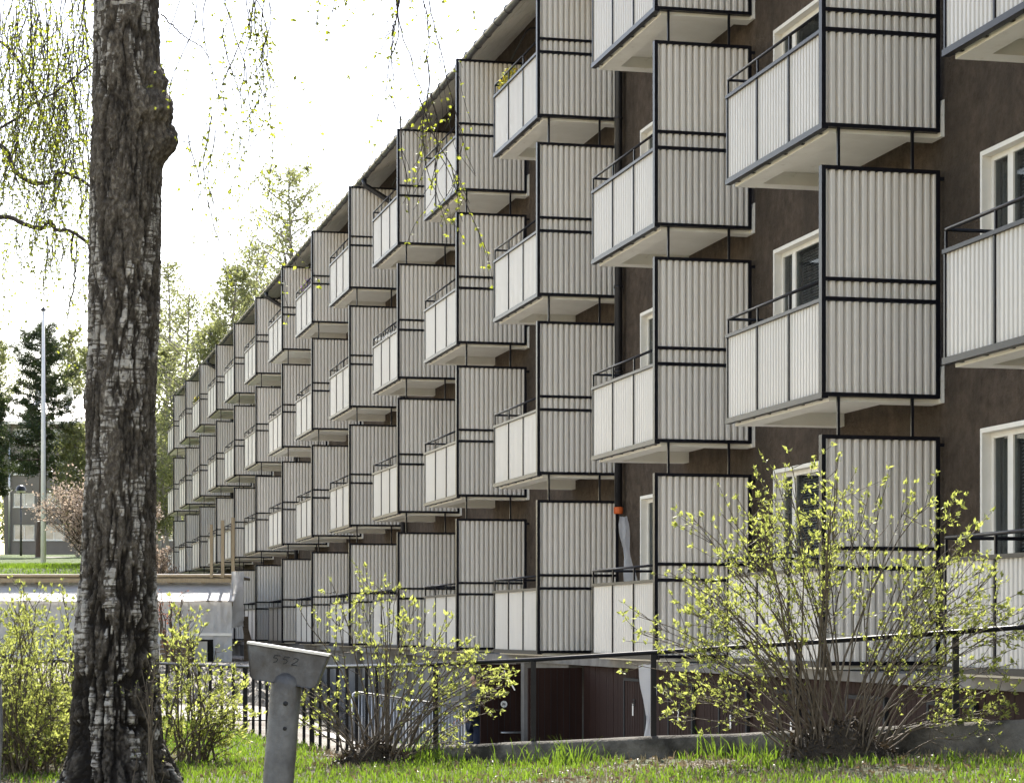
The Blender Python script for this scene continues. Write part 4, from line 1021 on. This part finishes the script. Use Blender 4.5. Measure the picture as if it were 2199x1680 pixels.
for (xb, d, sd, lb, tp) in ((-45, 19.0, 24, 'leafing shrub cut by the left edge of the picture', [(-160, 1500), (-120, 1330), (-40, 1255), (30, 1290), (70, 1420), (60, 1580)]),
                    (45, 18.2, 25, 'dense leafing shrub left of the birch, nearest the left edge', [(-50, 1560), (-40, 1380), (20, 1290), (50, 1240), (90, 1270), (130, 1400), (140, 1560)]),
                    (125, 19.6, 26, 'dense leafing shrub touching the left side of the birch trunk', [(40, 1560), (40, 1400), (80, 1270), (130, 1235), (160, 1270), (190, 1420), (190, 1560)])):
    shrub(lb, ground_pt(xb, d), fan((xb, 1640), d, tp), 52, 0.032, sd, density=1.9, bare=0.10, dspread=0.5)
# low suckers at the birch's foot
shrub('thin bare suckers sprouting at the right foot of the birch', ground_pt(318, 15.9), fan((318, 1660), 15.9, [(285, 1560), (290, 1400), (325, 1330), (350, 1450), (350, 1580)]), 9, 0.022, 27, density=0.25, bare=0.7, dspread=0.1, stemr=0.007, clusters=(1, 3), spread=0.12)

# ---- the birch in front
def birch():
    global NR
    NR = np.random.RandomState(40)
    D = 16.5; k = D / FPX; bx = px(252, 1349, D).x; gz = float(lawn_z(bx, D))
    r = thing('birch_tree', 'old birch with cracked black and white bark and a burl on its right side', 'tree', (bx, D, gz))
    ys = np.array([1740, 1690, 1640, 1600, 1500, 1350, 1200, 1000, 850, 660, 460, 250, 0, -250, -600, -1000])
    cxs = np.array([251, 251, 250, 250, 249, 251, 255, 258, 258, 266, 270, 272, 271, 272, 275, 280])
    wid = np.array([290, 244, 222, 206, 190, 178, 160, 153, 154, 152, 150, 146, 136, 126, 112, 90])
    zz = EYE + (HY - ys) * k
    NZ, NA = 1300, 260
    ztop = zz[-1]; Z = np.linspace(gz - 0.15, ztop, NZ); A = np.linspace(0, 2 * math.pi, NA, endpoint=False)
    cxz = np.interp(Z, zz, (cxs - 252) * k); rad = np.interp(Z, zz, wid / 2 * k)
    ZZ, AA = np.meshgrid(Z, A, indexing='ij'); RR = np.repeat(rad[:, None], NA, 1)
    ca, sa = np.cos(AA), np.sin(AA)
    # bark relief: long vertical plates parted by dark cracks, deeper near the ground
    wx, wy = ca * 0.30, sa * 0.30
    warp = 0.5 * (fbm(wx * 5, wy * 5, ZZ * 2.0, 3) - 0.5)
    n1 = fbm(wx * 13 + warp * 3.5, wy * 13 - warp * 2, ZZ * 2.6 + warp, 4); n2 = fbm(wx * 34 + 9 + warp * 2, wy * 34 + warp, ZZ * 14.0, 3)
    ridge = 1 - np.abs(2 * n1 - 1) * 2.6; crack = smooth(0.45, 0.95, ridge)
    plate = 1 - np.abs(2 * n2 - 1) * 2.2; pc = smooth(0.5, 0.95, plate)
    low = smooth(EYE + 1.2, EYE - 1.0, ZZ); amp = 0.020 + 0.026 * low
    fine = fbm(wx * 60, wy * 60, ZZ * 40, 3) - 0.5
    disp = -amp * crack - 0.40 * amp * pc + 0.020 * fine + 0.03 * (fbm(wx * 4, wy * 4, ZZ * 0.7, 2) - 0.5)
    # root flare lobes
    disp = disp + 0.10 * smooth(gz + 0.45, gz, ZZ) * (0.5 + 0.5 * np.sin(AA * 5 + 1))
    # burl: swollen knots on the right
    for (y, a0, h, sz_, sa_) in ((178, -0.35, 0.075, 0.09, 0.42), (240, -0.50, 0.12, 0.11, 0.50), (308, -0.25, 0.125, 0.12, 0.46), (250, -0.1, 0.035, 0.30, 0.5)):
        zc = EYE + (HY - y) * k; da = np.angle(np.exp(1j * (AA - a0)))
        g_ = np.exp(-np.abs((ZZ - zc) / sz_) ** 2.6) * np.exp(-np.abs(da / sa_) ** 2.6)
        disp = disp + h * g_ * (0.9 + 0.28 * (fbm(wx * 20, wy * 20, ZZ * 13, 3) - 0.5))
    burl = np.exp(-((ZZ - (EYE + (HY - 245) * k)) / 0.42) ** 6) * np.exp(-(np.angle(np.exp(1j * (AA + 0.4))) / 0.55) ** 4)
    # torn bark flap on the left
    g_ = np.exp(-((ZZ - (EYE + (HY - 850) * k)) / 0.10) ** 4) * np.exp(-(np.angle(np.exp(1j * (AA - math.pi + 0.15))) / 0.2) ** 4); disp = disp + 0.035 * g_
    # white papery patches between the cracks
    pn = fbm(wx * 10 + 3 + warp, wy * 10 + 5, ZZ * 2.8 + 8, 3); pe = fbm(wx * 36, wy * 36, ZZ * 22, 3)
    thr = 0.524 - 0.02 * smooth(EYE + 2.2, EYE + 0.2, ZZ) + 0.02 * smooth(EYE + 0.1, EYE - 0.8, ZZ)
    leftside = np.exp(-(np.angle(np.exp(1j * (AA - math.pi - 0.25))) / 0.55) ** 2)
    white = smooth(0, 0.035, pn + 0.22 * (pe - 0.5) + 0.06 * leftside - thr) * (1 - smooth(0.25, 0.6, crack)) * (1 - 0.85 * smooth(0.3, 0.8, pc)) * (1 - burl)
    # two bare white scars left of centre
    for (x, y, hx, hy) in ((-62, 742, 16, 26), (-32, 728, 9, 30), (-28, 760, 10, 22), (0, 10, 26, 22)):
        zc = EYE + (HY - y) * k; Xc = (x + (4 if y < 100 else 0)) * k
        g_ = np.exp(-(((RR * ca - Xc) / (hx * k)) ** 4 + ((ZZ - zc) / (hy * k)) ** 4)) * (sa < 0)
        white = np.maximum(white, smooth(0.3, 0.6, g_)); crack = crack * (1 - g_)
    R2 = RR + disp
    X = cxz[:, None] + R2 * ca; Y = R2 * sa; V = np.stack([X, Y, ZZ - gz], -1).reshape(-1, 3)
    i = np.arange(NZ - 1)[:, None] * NA; j = np.arange(NA)[None]
    F = np.stack([i + j, i + (j + 1) % NA, i + NA + (j + 1) % NA, i + NA + j], -1).reshape(-1, 4)
    ck = np.clip(crack * (0.6 + 0.4 * low) + 0.5 * pc * (0.7 + 0.3 * low), 0, 1) * (1 - 0.6 * burl)
    ck = np.clip(ck + 0.42 * low * (1 - white), 0, 1)
    obj('trunk', mesh_np('trunk', V, F, True, M_bark, {'white': white.ravel(), 'crack': ck.ravel()}), None, r)
    # limbs above and beside the frame, and the long hanging twigs
    org = np.array([bx, D, gz])
    LB = Tubes(7); TW = Tubes(4); LP, LD_, LL = [], [], []
    def P3(x, y, d): return np.array(px(x, y, d))
    limbs = [[(285, -700, 16.5), (420, -480, 16.2), (640, -300, 16.0), (860, -190, 15.8), (1060, -130, 15.7)],
             [(285, -520, 16.5), (360, -330, 16.8), (470, -190, 17.2), (640, -110, 17.6)],
             [(265, -520, 16.5), (150, -360, 17.0), (20, -230, 17.6), (-160, -150, 18.2)],
             [(268, -850, 16.5), (180, -620, 18.0), (80, -350, 19.0), (-60, -190, 19.8)],
             [(-140, 500, 19.2), (0, 466, 19.0), (55, 482, 18.9), (89, 490, 18.9), (105, 476, 18.9), (122, 493, 18.9), (157, 499, 18.8), (225, 545, 18.7)],
             [(-120, 230, 19.0), (0, 312, 18.6), (19, 337, 18.6), (35, 372, 18.5), (74, 393, 18.5), (112, 387, 18.5), (140, 371, 18.4), (230, 420, 18.3)],
             [(-90, 60, 19.0), (0, 90, 18.6), (40, 130, 18.4), (60, 170, 18.3), (95, 205, 18.2)],
             [(-60, 300, 18.0), (20, 265, 17.8), (70, 225, 17.8), (130, 190, 17.7), (215, 120, 17.5)],
             [(157, 499, 18.8), (153, 545, 18.8), (161, 565, 18.8), (158, 610, 18.7), (149, 660, 18.7), (142, 690, 18.7)],
             [(120, 493, 18.9), (118, 540, 18.9), (108, 570, 18.9), (118, 620, 18.9)],
             [(345, 30, 15.9), (375, 60, 15.8), (400, 82, 15.8), (430, 100, 15.8), (452, 128, 15.9)],
             [(390, 303, 16.2), (418, 304, 16.2), (440, 290, 16.2), (458, 272, 16.2), (464, 250, 16.2)]]
    rad_ = [(0.06, 0.012), (0.05, 0.012), (0.06, 0.012), (0.06, 0.015), (0.022, 0.014), (0.022, 0.012), (0.016, 0.006), (0.012, 0.006), (0.011, 0.004), (0.007, 0.003), (0.006, 0.003), (0.004, 0.002)]
    for L_, (a, b) in zip(limbs, rad_):
        pts = np.array([P3(*q) for q in L_]); s = np.linspace(0, len(pts) - 1, 6 * len(pts)); f = s - np.floor(s)
        ii = np.minimum(np.floor(s).astype(int), len(pts) - 2); f = s - ii
        g = lambda a_: pts[np.clip(a_, 0, len(pts) - 1)]
        p0, p1, p2, p3 = g(ii - 1), g(ii), g(ii + 1), g(ii + 2); f = f[:, None]
        c = 0.5 * (2 * p1 + (p2 - p0) * f + (2 * p0 - 5 * p1 + 4 * p2 - p3) * f ** 2 + (3 * p1 - p0 - 3 * p2 + p3) * f ** 3)
        LB.add(c + NR.normal(size=c.shape) * 0.004, a, b)
    def strand(p, L, drift, dens, lsz, r0=0.0036, sub=True, taper=True):
        L = L * 1.18; p = np.array(p, float); n = max(4, int(L / 0.055)); pts = [p.copy()]; v = np.array([drift[0], drift[1], -1.0])
        for i in range(n):
            v = v * 0.86 + np.array([drift[0] * 0.5, drift[1] * 0.5, -1.0]) * 0.14 + NR.normal(size=3) * np.array([0.15, 0.10, 0.05]); p = p + unit(v) * (L / n); pts.append(p.copy())
        pts = np.array(pts); TW.add(pts, r0 * 1.2, 0.0018)
        for i in range(1, n + 1):
            f = i / n
            if NR.rand() < dens:
                for q in range(NR.randint(1, 4)):
                    LP.append(pts[i]); LD_.append(NR.normal(size=3) * np.array([0.8, 0.8, 0.5]) + np.array([0, 0, -0.45])); LL.append(lsz * NR.uniform(0.45, 1.2))
            if sub and NR.rand() < 0.30 and f < 0.9:
                sd = unit(NR.normal(size=3) * np.array([1, 0.7, 0.25])); strand(pts[i], L * NR.uniform(0.12, 0.42) * (1.1 - 0.5 * f), (sd[0] * 0.55, sd[1] * 0.4), dens * 1.15, lsz, 0.0018, False)
    # left curtain
    for q in range(82):
        x = NR.uniform(-30, 205); y0 = NR.uniform(-120, 60) if q < 44 else NR.uniform(40, 330); d = NR.uniform(17.0, 19.6)
        ymax = NR.uniform(200, 480) + 160 * (x > 60) * NR.rand()
        if ymax < y0 + 80: ymax = y0 + NR.uniform(80, 260)
        strand(P3(x, y0, d), (ymax - y0) * d / FPX, (NR.normal() * 0.14, NR.normal() * 0.1), 0.62, 0.031)
    for q in range(20):
        x = NR.uniform(10, 195); d = NR.uniform(18.4, 19.0); y0 = NR.uniform(470, 530); strand(P3(x, y0, d), NR.uniform(60, 260) * d / FPX, (NR.normal() * 0.12, 0), 0.40, 0.028, 0.0026)
    # right curtain: longer single strands against the sky
    for (x, y0, y1, dr, dn) in ((395, -120, 150, 0.0, 0.35), (420, -90, 250, 0.05, 0.16), (448, -100, 300, -0.02, 0.45), (474, -140, 560, 0.0, 0.42), (500, -110, 400, 0.03, 0.40), (520, -120, 300, 0.05, 0.40), (548, -100, 240, 0.12, 0.45), (570, -120, 150, 0.16, 0.45),
                                (585, -130, 220, 0.06, 0.4), (455, 250, 560, -0.05, 0.35), (462, 280, 470, 0.18, 0.4), (480, 60, 330, 0.10, 0.42), (535, 20, 290, 0.05, 0.42), (405, 290, 450, 0.02, 0.3), (510, -100, 180, -0.1, 0.4),
                                (690, -140, 40, 0.12, 0.5), (705, -120, 70, 0.25, 0.5), (735, -130, 30, 0.02, 0.4), (820, -150, 20, 0.0, 0.4)):
        strand(P3(x, y0, 16.0), (y1 - y0) * 16.0 / FPX, (dr, NR.normal() * 0.05), min(0.7, dn * 1.45), 0.032, 0.0040)
    for (x, y0, y1, dr, dn) in ((868, -150, 230, -0.10, 0.14), (850, -140, 370, -0.08, 0.20), (880, -160, 300, 0.02, 0.22), (895, -140, 330, 0.05, 0.30), (905, -100, 200, 0.12, 0.30), (915, 120, 470, 0.04, 0.5), (900, 210, 560, 0.10, 0.5), (860, 250, 430, -0.05, 0.45), (925, 200, 420, 0.12, 0.3), (1030, -140, 40, 0.02, 0.3)):
        strand(P3(x, y0, 15.8), (y1 - y0) * 15.8 / FPX, (dr, NR.normal() * 0.05), dn * 1.25, 0.032, 0.0048)
    LB.build('limbs', M_birchtwig, r, org, None); TW.build('hanging_twigs', M_birchtwig, r, org)
    LL_ = np.array(LL); leaf_obj('foliage', LP, LD_, LL_, LL_ * 0.72, M_birchleaf, r, 0.15, 4, org)
birch()

# ---- trees farther off
def far_tree(label, x, ytop, d, wpx, leaf_n, seed, start=0.30, mat=None, lsize=0.16, name='birch_tree', barkm=None, group='trees behind the apartment block', lean=0.0, up=0.9):
    global NR
    NR = np.random.RandomState(seed)
    X = (x - CX) / FPX * d; z0 = float(rear_z(X, d)); top = px(x, ytop, d).z; H = top - z0; W = wpx * d / FPX / 2
    base = (X, d, z0); r = thing(name, label, 'tree', base, 0, group)
    tr = Tubes(8); f = np.linspace(0, 1, 14); sway = 0.02 * H
    tp = np.stack([lean * H * f ** 2 + sway * np.sin(f * 4 + seed), sway * np.cos(f * 3 + seed) - sway, H * 0.97 * f - 0.2 * (f == 0)], 1)
    tr.add(tp, 0.011 * H + 0.05, 0.02); tr.build('trunk', barkm or M_farbark_flare, r, kind=None)
    LB = Tubes(4); LP, LD_ = [], []
    nl = 62; per = max(3, leaf_n // (nl * 8))
    for i in range(nl):
        g = start + (0.98 - start) * (i + NR.rand()) / nl; a = i * 2.4 + NR.normal() * 0.4
        b0 = np.array([np.interp(g, f, tp[:, j]) for j in range(3)])
        prof = math.sin(math.pi * min(1, ((g - start) / (1 - start)) * 0.86 + 0.14)) ** 0.75
        L = W * prof * NR.uniform(0.7, 1.25) + 0.25
        e = b0 + np.array([math.cos(a) * L, math.sin(a) * L, up * L * NR.uniform(0.5, 1.1)])
        c = curve(b0, e, np.array([0, 0, -0.06 * L]), 8, 0.03 * L); LB.add(c, 0.012 + 0.016 * L, 0.008)
        for q in range(8):
            u = 0.25 + 0.75 * NR.rand(); s = c[min(int(u * 7), 7)]
            e2 = s + unit(NR.normal(size=3) * np.array([1, 1, 0.5]) + np.array([math.cos(a) * 0.6, math.sin(a) * 0.6, 0.15])) * L * NR.uniform(0.18, 0.5)
            c2 = curve(s, e2, np.array([0, 0, 0.05 * L]), 4); c3 = np.vstack([c2, c2[-1] + np.array([0, 0, -0.18 * L * NR.rand() - 0.1])]); LB.add(c3, 0.010, 0.004)
            n = max(1, int(per * NR.uniform(0.4, 1.7))); w = NR.rand(n)[:, None]
            LP.append(c2[1] + (c3[-1] - c2[1]) * w + NR.normal(size=(n, 3)) * (0.05 * L + 0.10)); LD_.append(NR.normal(size=(n, 3)) + np.array([0, 0, -0.5]))
    LB.build('limbs', barkm or M_farbark_flare, r)
    LP = np.concatenate(LP); LD_ = np.concatenate(LD_); L = lsize * NR.uniform(0.6, 1.3, len(LP))
    leaf_obj('crown', LP, LD_, L, L * 0.75, mat or M_fartree, r, 0.1, 2)
for a in (('tall airy birch rising highest above the far roof edge', 640, 336, 118, 265, 8000, 51), ('slender birch rising left of the tallest one', 565, 500, 124, 200, 5000, 52),
          ('bushy spring green tree standing over the far balconies', 505, 545, 112, 130, 7000, 53), ('bare branched birch right beside the big trunk', 395, 610, 120, 150, 3000, 54),
          ('thin birch half hidden by the big trunk on its right side', 352, 540, 138, 110, 4200, 55), ('low light green tree over the last balconies', 455, 680, 113, 110, 5500, 56),
          ('green tree filling the gap at the far end of the block', 372, 730, 123, 100, 6500, 57)):
    far_tree(*a)
for a in (('pale birch behind the far building at the left edge', 10, 720, 222, 110, 5000, 58), ('pale birch behind the far building left of the pine top', -45, 690, 230, 120, 5000, 59),
          ('pale birch behind the far building between pine and trunk', 140, 690, 225, 110, 6000, 60), ('pale birch behind the far building next to the trunk', 178, 730, 215, 100, 6000, 61), ('pale birch far beyond the roof right of the trunk', 330, 640, 225, 130, 5000, 62)):
    far_tree(*a, lsize=0.26, group='trees behind the far building')
far_tree('yellow green young tree before the far building', 166, 905, 128, 90, 9000, 63, start=0.2, lsize=0.15, group='small trees on the bank')
far_tree('yellow green tree at the block end above the blossom', 352, 880, 126, 80, 8000, 64, start=0.15, lsize=0.15, group='small trees on the bank')

def conifer(label, x, ytop, d, wpx, seed, kind):
    global NR
    NR = np.random.RandomState(seed)
    X = (x - CX) / FPX * d; z0 = float(rear_z(X, d)); H = px(x, ytop, d).z - z0; W = wpx * d / FPX / 2
    r = thing('pine_tree' if kind == 'pine' else 'spruce_tree', label, 'tree', (X, d, z0))
    f = np.linspace(0, 1, 12); tp = np.stack([0.015 * H * np.sin(f * 3), 0 * f, H * 0.98 * f - 0.3 * (f == 0)], 1)
    T = Tubes(10); T.add(tp, 0.020 * H + 0.03, 0.03); T.build('trunk', M_pinebark, r, kind=None)
    LB = Tubes(4); LP, LD_ = [], []
    s0 = 0.36 if kind == 'pine' else 0.1; nl = 64 if kind == 'pine' else 60
    for i in range(nl):
        g = s0 + (0.985 - s0) * (i + NR.rand() * 0.8) / nl; a = i * 2.4 + NR.normal() * 0.5; b0 = np.array([np.interp(g, f, tp[:, j]) for j in range(3)]); u = (g - s0) / (1 - s0)
        if kind == 'pine': L = W * np.interp(u, [0, 0.12, 0.45, 0.75, 0.92, 1], [0.75, 1.05, 0.95, 0.72, 0.45, 0.12]) * NR.uniform(0.55, 1.15); rise = 0.05 + 0.5 * u
        else: L = W * (1 - u) ** 0.9 * NR.uniform(0.8, 1.1) + 0.15; rise = -0.15 + 0.3 * u
        e = b0 + np.array([math.cos(a) * L, math.sin(a) * L, rise * L]); c = curve(b0, e, np.array([0, 0, -0.10 * L]), 8, 0.025 * L); LB.add(c, 0.02 + 0.012 * L, 0.01)
        nt_ = int(10 + 8 * L)
        for q in range(nt_):
            v = 0.30 + 0.70 * NR.rand(); s = c[min(int(v * 7), 7)]; spread_ = 0.22 + 0.20 * L * (0.4 + 0.6 * NR.rand())
            t = s + NR.normal(size=3) * np.array([1, 1, 0.42]) * spread_ * 0.6
            LB.add(np.stack([s, (s + t) / 2 + [0, 0, 0.03], t]), 0.010, 0.005)
            n = 26; dr = NR.normal(size=(n, 3)) + np.array([0, 0, 0.55]); w = NR.rand(n)[:, None] ** 0.5
            LP.append(s + (t - s) * w + NR.normal(size=(n, 3)) * 0.07); LD_.append(dr)
    LB.build('limbs', M_pinebark, r)
    LP = np.concatenate(LP); LD_ = np.concatenate(LD_); L = NR.uniform(0.12, 0.26, len(LP))
    leaf_obj('crown', LP, LD_, L, L * 0.22, M_pine, r, 0.1, 2)
conifer('dark pine with layered boughs behind the white flagpole', 86, 690, 128, 205, 71, 'pine')
conifer('dark pine bough mass cut by the left edge of the picture', -22, 810, 132, 105, 74, 'pine')
conifer('small dark spruce tip showing just over the roof gutter', 778, 372, 135, 60, 72, 'spruce')
conifer('dark spruce behind the bushy green tree over the balconies', 520, 600, 128, 90, 73, 'spruce')

def bush(name, label, x, ybase, d, wpx, hpx, n_br, per, size, mat, seed, barkm=None, flat=1.0):
    global NR
    NR = np.random.RandomState(seed); X = (x - CX) / FPX * d; z0 = float(rear_z(X, d)); W, H = wpx * d / FPX / 2, hpx * d / FPX
    r = thing(name, label, 'bush', (X, d, z0)); LB = Tubes(4); LP, LD_ = [], []
    for i in range(n_br):
        a = NR.rand() * 6.28; q = NR.rand() ** 0.6; e = np.array([math.cos(a) * W * q, math.sin(a) * W * q * 0.8, H * (0.35 + 0.65 * math.sqrt(max(0, 1 - (0.9 * q) ** 2))) * NR.uniform(0.75, 1.05)])
        c = curve((math.cos(a) * 0.15, math.sin(a) * 0.15, -0.05), e, np.array([0, 0, 0.12 * H]), 8, 0.05); LB.add(c, 0.022, 0.006)
        for k_ in range(6):
            s = c[NR.randint(2, 8)]; t = s + NR.normal(size=3) * 0.28 * W * 0.55 + np.array([0, 0, 0.15]); LB.add(curve(s, t, (0, 0, 0.03), 4), 0.008, 0.004)
            n = per; w = NR.rand(n)[:, None]; LP.append(s + (t - s) * w + NR.normal(size=(n, 3)) * 0.05); LD_.append(NR.normal(size=(n, 3)) + np.array([0, 0, 0.3]))
    LB.build('branches', barkm or M_twig, r)
    LP = np.concatenate(LP); LD_ = np.concatenate(LD_); L = size * NR.uniform(0.6, 1.3, len(LP)); leaf_obj('blossom' if mat is M_blossom else 'foliage', LP, LD_, L, L * 0.8, mat, r, 0.2, 2)
bush('blossom_bush', 'wide bush in pale pink blossom on the grass bank behind the birch', 205, 1225, 84, 300, 185, 120, 16, 0.085, M_blossom, 81)
bush('blossom_bush', 'smaller pale blossoming bush between birch trunk and block end', 330, 1240, 88, 95, 190, 40, 14, 0.085, M_blossom, 82)
bush('red_bush', 'sparse bush with red buds before the wrapped shed', 372, 1400, 52, 130, 190, 12, 5, 0.035, M_redbud, 83)
bush('green_bush', 'low green bush at the foot of the far balconies', 352, 1230, 92, 60, 70, 30, 20, 0.10, M_fartree, 84)

# distant wood closing the view behind the buildings
NR = np.random.RandomState(123); LPw, LDw = [], []
TWd = Tubes(5)
for i in range(90):
    d = NR.uniform(235, 300); X = NR.uniform(-95, 40); z0 = float(rear_z(X, d)); H = NR.uniform(9, 15); n = 900
    TWd.add(curve((X, d, z0 - 0.3), (X + NR.normal() * 0.4, d, z0 + H * 0.9), (0, 0, 0), 5, 0.1), 0.16, 0.04)
    u = NR.normal(size=(n, 3)); u = unit(u) * NR.rand(n)[:, None] ** 0.4 * (0.75 + 0.5 * fbm(u[:, 0] * 2 + i, u[:, 1] * 2, u[:, 2] * 2, 2))[:, None]
    LPw.append(np.array([X, d, z0 + H * 0.58]) + u * np.array([H * 0.26, H * 0.26, H * 0.50])); LDw.append(NR.normal(size=(n, 3)))
LPw = np.concatenate(LPw); LDw = np.concatenate(LDw)
wd = tag(leaf_obj('far_wood', LPw, LDw, NR.uniform(0.3, 0.6, len(LPw)), NR.uniform(0.2, 0.4, len(LPw)), M_fartree, None, 0.1, 2), 'hazy green wood closing the view behind the buildings', 'wood')
TWd.build('wood_trunks', M_farbark_flare, wd)

# ---- balcony plants and lights
def bal(n, r, x, y, z):
    p = Vector((col_t(n) + x, y, BZ + r * HS + z)); return Matrix.Rotation(math.pi / 2 + TH, 4, 'Z') @ p + Vector((X0, 0, 0))
def flower_box(label, n, r, x, mat, w, seed):
    global NR
    NR = np.random.RandomState(seed); o = bal(n, r, x, -0.13, 0.86)
    t = thing('flower_box', label, 'flower box', o, math.pi / 2 + TH)
    MB().box(-w / 2, w / 2, -0.07, 0.06, 0, 0.14).build('trough', M_gutter, t)
    n_ = int(420 * w); P_ = np.stack([NR.uniform(-w / 2, w / 2, n_), NR.normal(size=n_) * 0.06, 0.15 + 0.26 * NR.rand(n_) ** 1.3], 1)
    leaf_obj('leaves', P_ - [0, 0, 0.03], NR.normal(size=(n_, 3)) + [0, 0, 0.8], 0.07, 0.02, M_leaf, t, 0.2, 2)
    leaf_obj('blossoms', P_[: n_ * 2 // 3], NR.normal(size=(n_ * 2 // 3, 3)) + [0, 0, 0.4], 0.05, 0.05, mat, t, 0.3, 2)
flower_box('yellow flowers in a trough at the rail of a top floor balcony', 2, 3, 2.45, M_yellow, 0.8, 91)
flower_box('violet flowers in a trough at the rail of a top floor balcony farther along', 6, 3, 1.5, M_purple, 1.2, 92)
flower_box('tiny yellow flowers at a rail near the far end of the top floor', 11, 3, 2.2, M_yellow, 0.9, 93)
gl_ = thing('string_lights', 'dark cable of festoon bulbs looped along a handrail of the third row', 'string lights', bal(4, 2, 0.1, -0.03, 1.18), math.pi / 2 + TH)
pts = []
for i in range(61): pts.append((i * 0.046, 0.02 * math.sin(i * 1.1), -0.01 - 0.12 * abs(math.sin(i * 0.42))))
MB().tube(pts, 0.010, 5).build('cable', M_frame, gl_, True)
for i in range(4, 60, 7): MB().lathe([(0.008, 0), (0.03, -0.03), (0.035, -0.06), (0.02, -0.09), (0.001, -0.095)], pts[i], 8).build('bulb', M_white, gl_, True)

# ---- grass, dead leaves
def scatter(n, seed, xr, yr):
    R = np.random.RandomState(seed); x = R.uniform(*xr, n); y = R.uniform(*yr, n); return x, y, R
def blades(name, label, n, seed, xr, yr, hmin, hmax, mat, thr=(0.0, 1.0), w=0.006, wall=False):
    x, y, R = scatter(n, seed, xr, yr)
    fy = fence_y(x); keep = (y < fy - 0.14) & (np.abs((x / y) * FPX + CX - 1100) < 1300)
    dn = fbm(x * 0.9, y * 0.9, 4.4, 3); dn = dn + (0.06 * smooth(-0.6, 1.2, x) if mat is M_grass else 0); keep &= (dn > thr[0]) & (dn < thr[1])
    if wall: keep &= (fy - y < 0.75)
    x, y = x[keep], y[keep]; m_ = len(x); z = lawn_z(x, y); h = hmin + (hmax - hmin) * R.rand(m_) ** 1.6
    h = h * (0.55 + 0.9 * fbm(x * 1.7, y * 1.7, 7.7, 2))
    a = R.rand(m_) * 6.28; lean = h * R.uniform(0.1, 0.75, m_); dx, dy = np.cos(a), np.sin(a); b = R.rand(m_) * 6.28; bx, by = np.cos(b) * w, np.sin(b) * w
    V = np.stack([np.stack([x - bx, y - by, z - 0.01], 1), np.stack([x + bx, y + by, z - 0.01], 1),
                  np.stack([x + bx * 0.7 + dx * lean * 0.35, y + by * 0.7 + dy * lean * 0.35, z + h * 0.6], 1), np.stack([x - bx * 0.7 + dx * lean * 0.35, y - by * 0.7 + dy * lean * 0.35, z + h * 0.6], 1),
                  np.stack([x + dx * lean, y + dy * lean, z + h], 1)], 1)
    T = np.array([[0, 1, 2], [0, 2, 3], [3, 2, 4]]); F = (np.arange(m_)[:, None, None] * 5 + T[None]).reshape(-1, 3)
    return tag(obj(name, mesh_np(name, V.reshape(-1, 3), F, False, mat)), label, 'grass', kind='stuff')
blades('grass', 'short fresh green grass of the lawn', 130000, 1, (-8, 4.6), (12.5, 28), 0.02, 0.075, M_grass, (0.46, 1.0))
blades('grass', 'tall grass tufts along the retaining wall', 16000, 2, (-1.2, 4.6), (13.5, 19.5), 0.05, 0.22, M_grass, (0.50, 1.0), 0.005, True)
blades('dry_grass', 'dry straw coloured grass lying between the green', 40000, 3, (-8, 4.6), (12.5, 28), 0.02, 0.07, M_drygrass, (0.0, 0.60))
x, y, R = scatter(16000, 4, (-8, 4.4), (12.5, 27)); keep = (y < fence_y(x) - 0.15) & (fbm(x * 0.9, y * 0.9, 4.4, 3) < 0.60); x, y = x[keep], y[keep]
Pl = np.stack([x, y, lawn_z(x, y) + 0.012], 1); Dl = R.normal(size=(len(x), 3)) * [1, 1, 0.22]
NR = np.random.RandomState(99)
tag(leaf_obj('leaf_litter', Pl, Dl, R.uniform(0.025, 0.06, len(x)), R.uniform(0.015, 0.035, len(x)), M_litter, None, 0.3, 4), 'dead brown leaves scattered on the lawn', 'leaf litter')
# grass on the bank so that its edge is not a clean line
R = np.random.RandomState(6); n = 26000; x = R.uniform(-24, -13.5, n); y = R.uniform(67, 92, n); z = rear_z(x, y)
Pl = np.stack([x, y, z + 0.02], 1); tag(leaf_obj('bank_grass', Pl, R.normal(size=(n, 3)) * [0.4, 0.4, 0.2] + [0, 0, 1], R.uniform(0.08, 0.2, n), 0.03, M_grass, None, 0.1, 2), 'grass covering the bank behind the shed', 'grass')
# stones on the gravel strip
R = np.random.RandomState(8); n = 2600; x = R.uniform(-9, -1.5, n); y = R.uniform(34, 58, n); z = rear_z(x, y)
V, F = [], []
B_ = np.array([(1, 0, 0), (-1, 0, 0), (0, 1, 0), (0, -1, 0), (0, 0, 1), (0, 0, -1)], float); Ft = np.array([(0, 2, 4), (2, 1, 4), (1, 3, 4), (3, 0, 4), (2, 0, 5), (1, 2, 5), (3, 1, 5), (0, 3, 5)])
sz3 = R.uniform(0.02, 0.10, (n, 1, 1)) * R.uniform(0.6, 1.3, (n, 6, 3)); V = np.stack([x, y, z], 1)[:, None] + B_[None] * sz3
F = (np.arange(n)[:, None, None] * 6 + Ft[None]).reshape(-1, 3)
tag(obj('stones', mesh_np('stones', V.reshape(-1, 3), F, False, M_gravel)), 'loose stones on the gravel between path and shed', 'stones', kind='stuff')
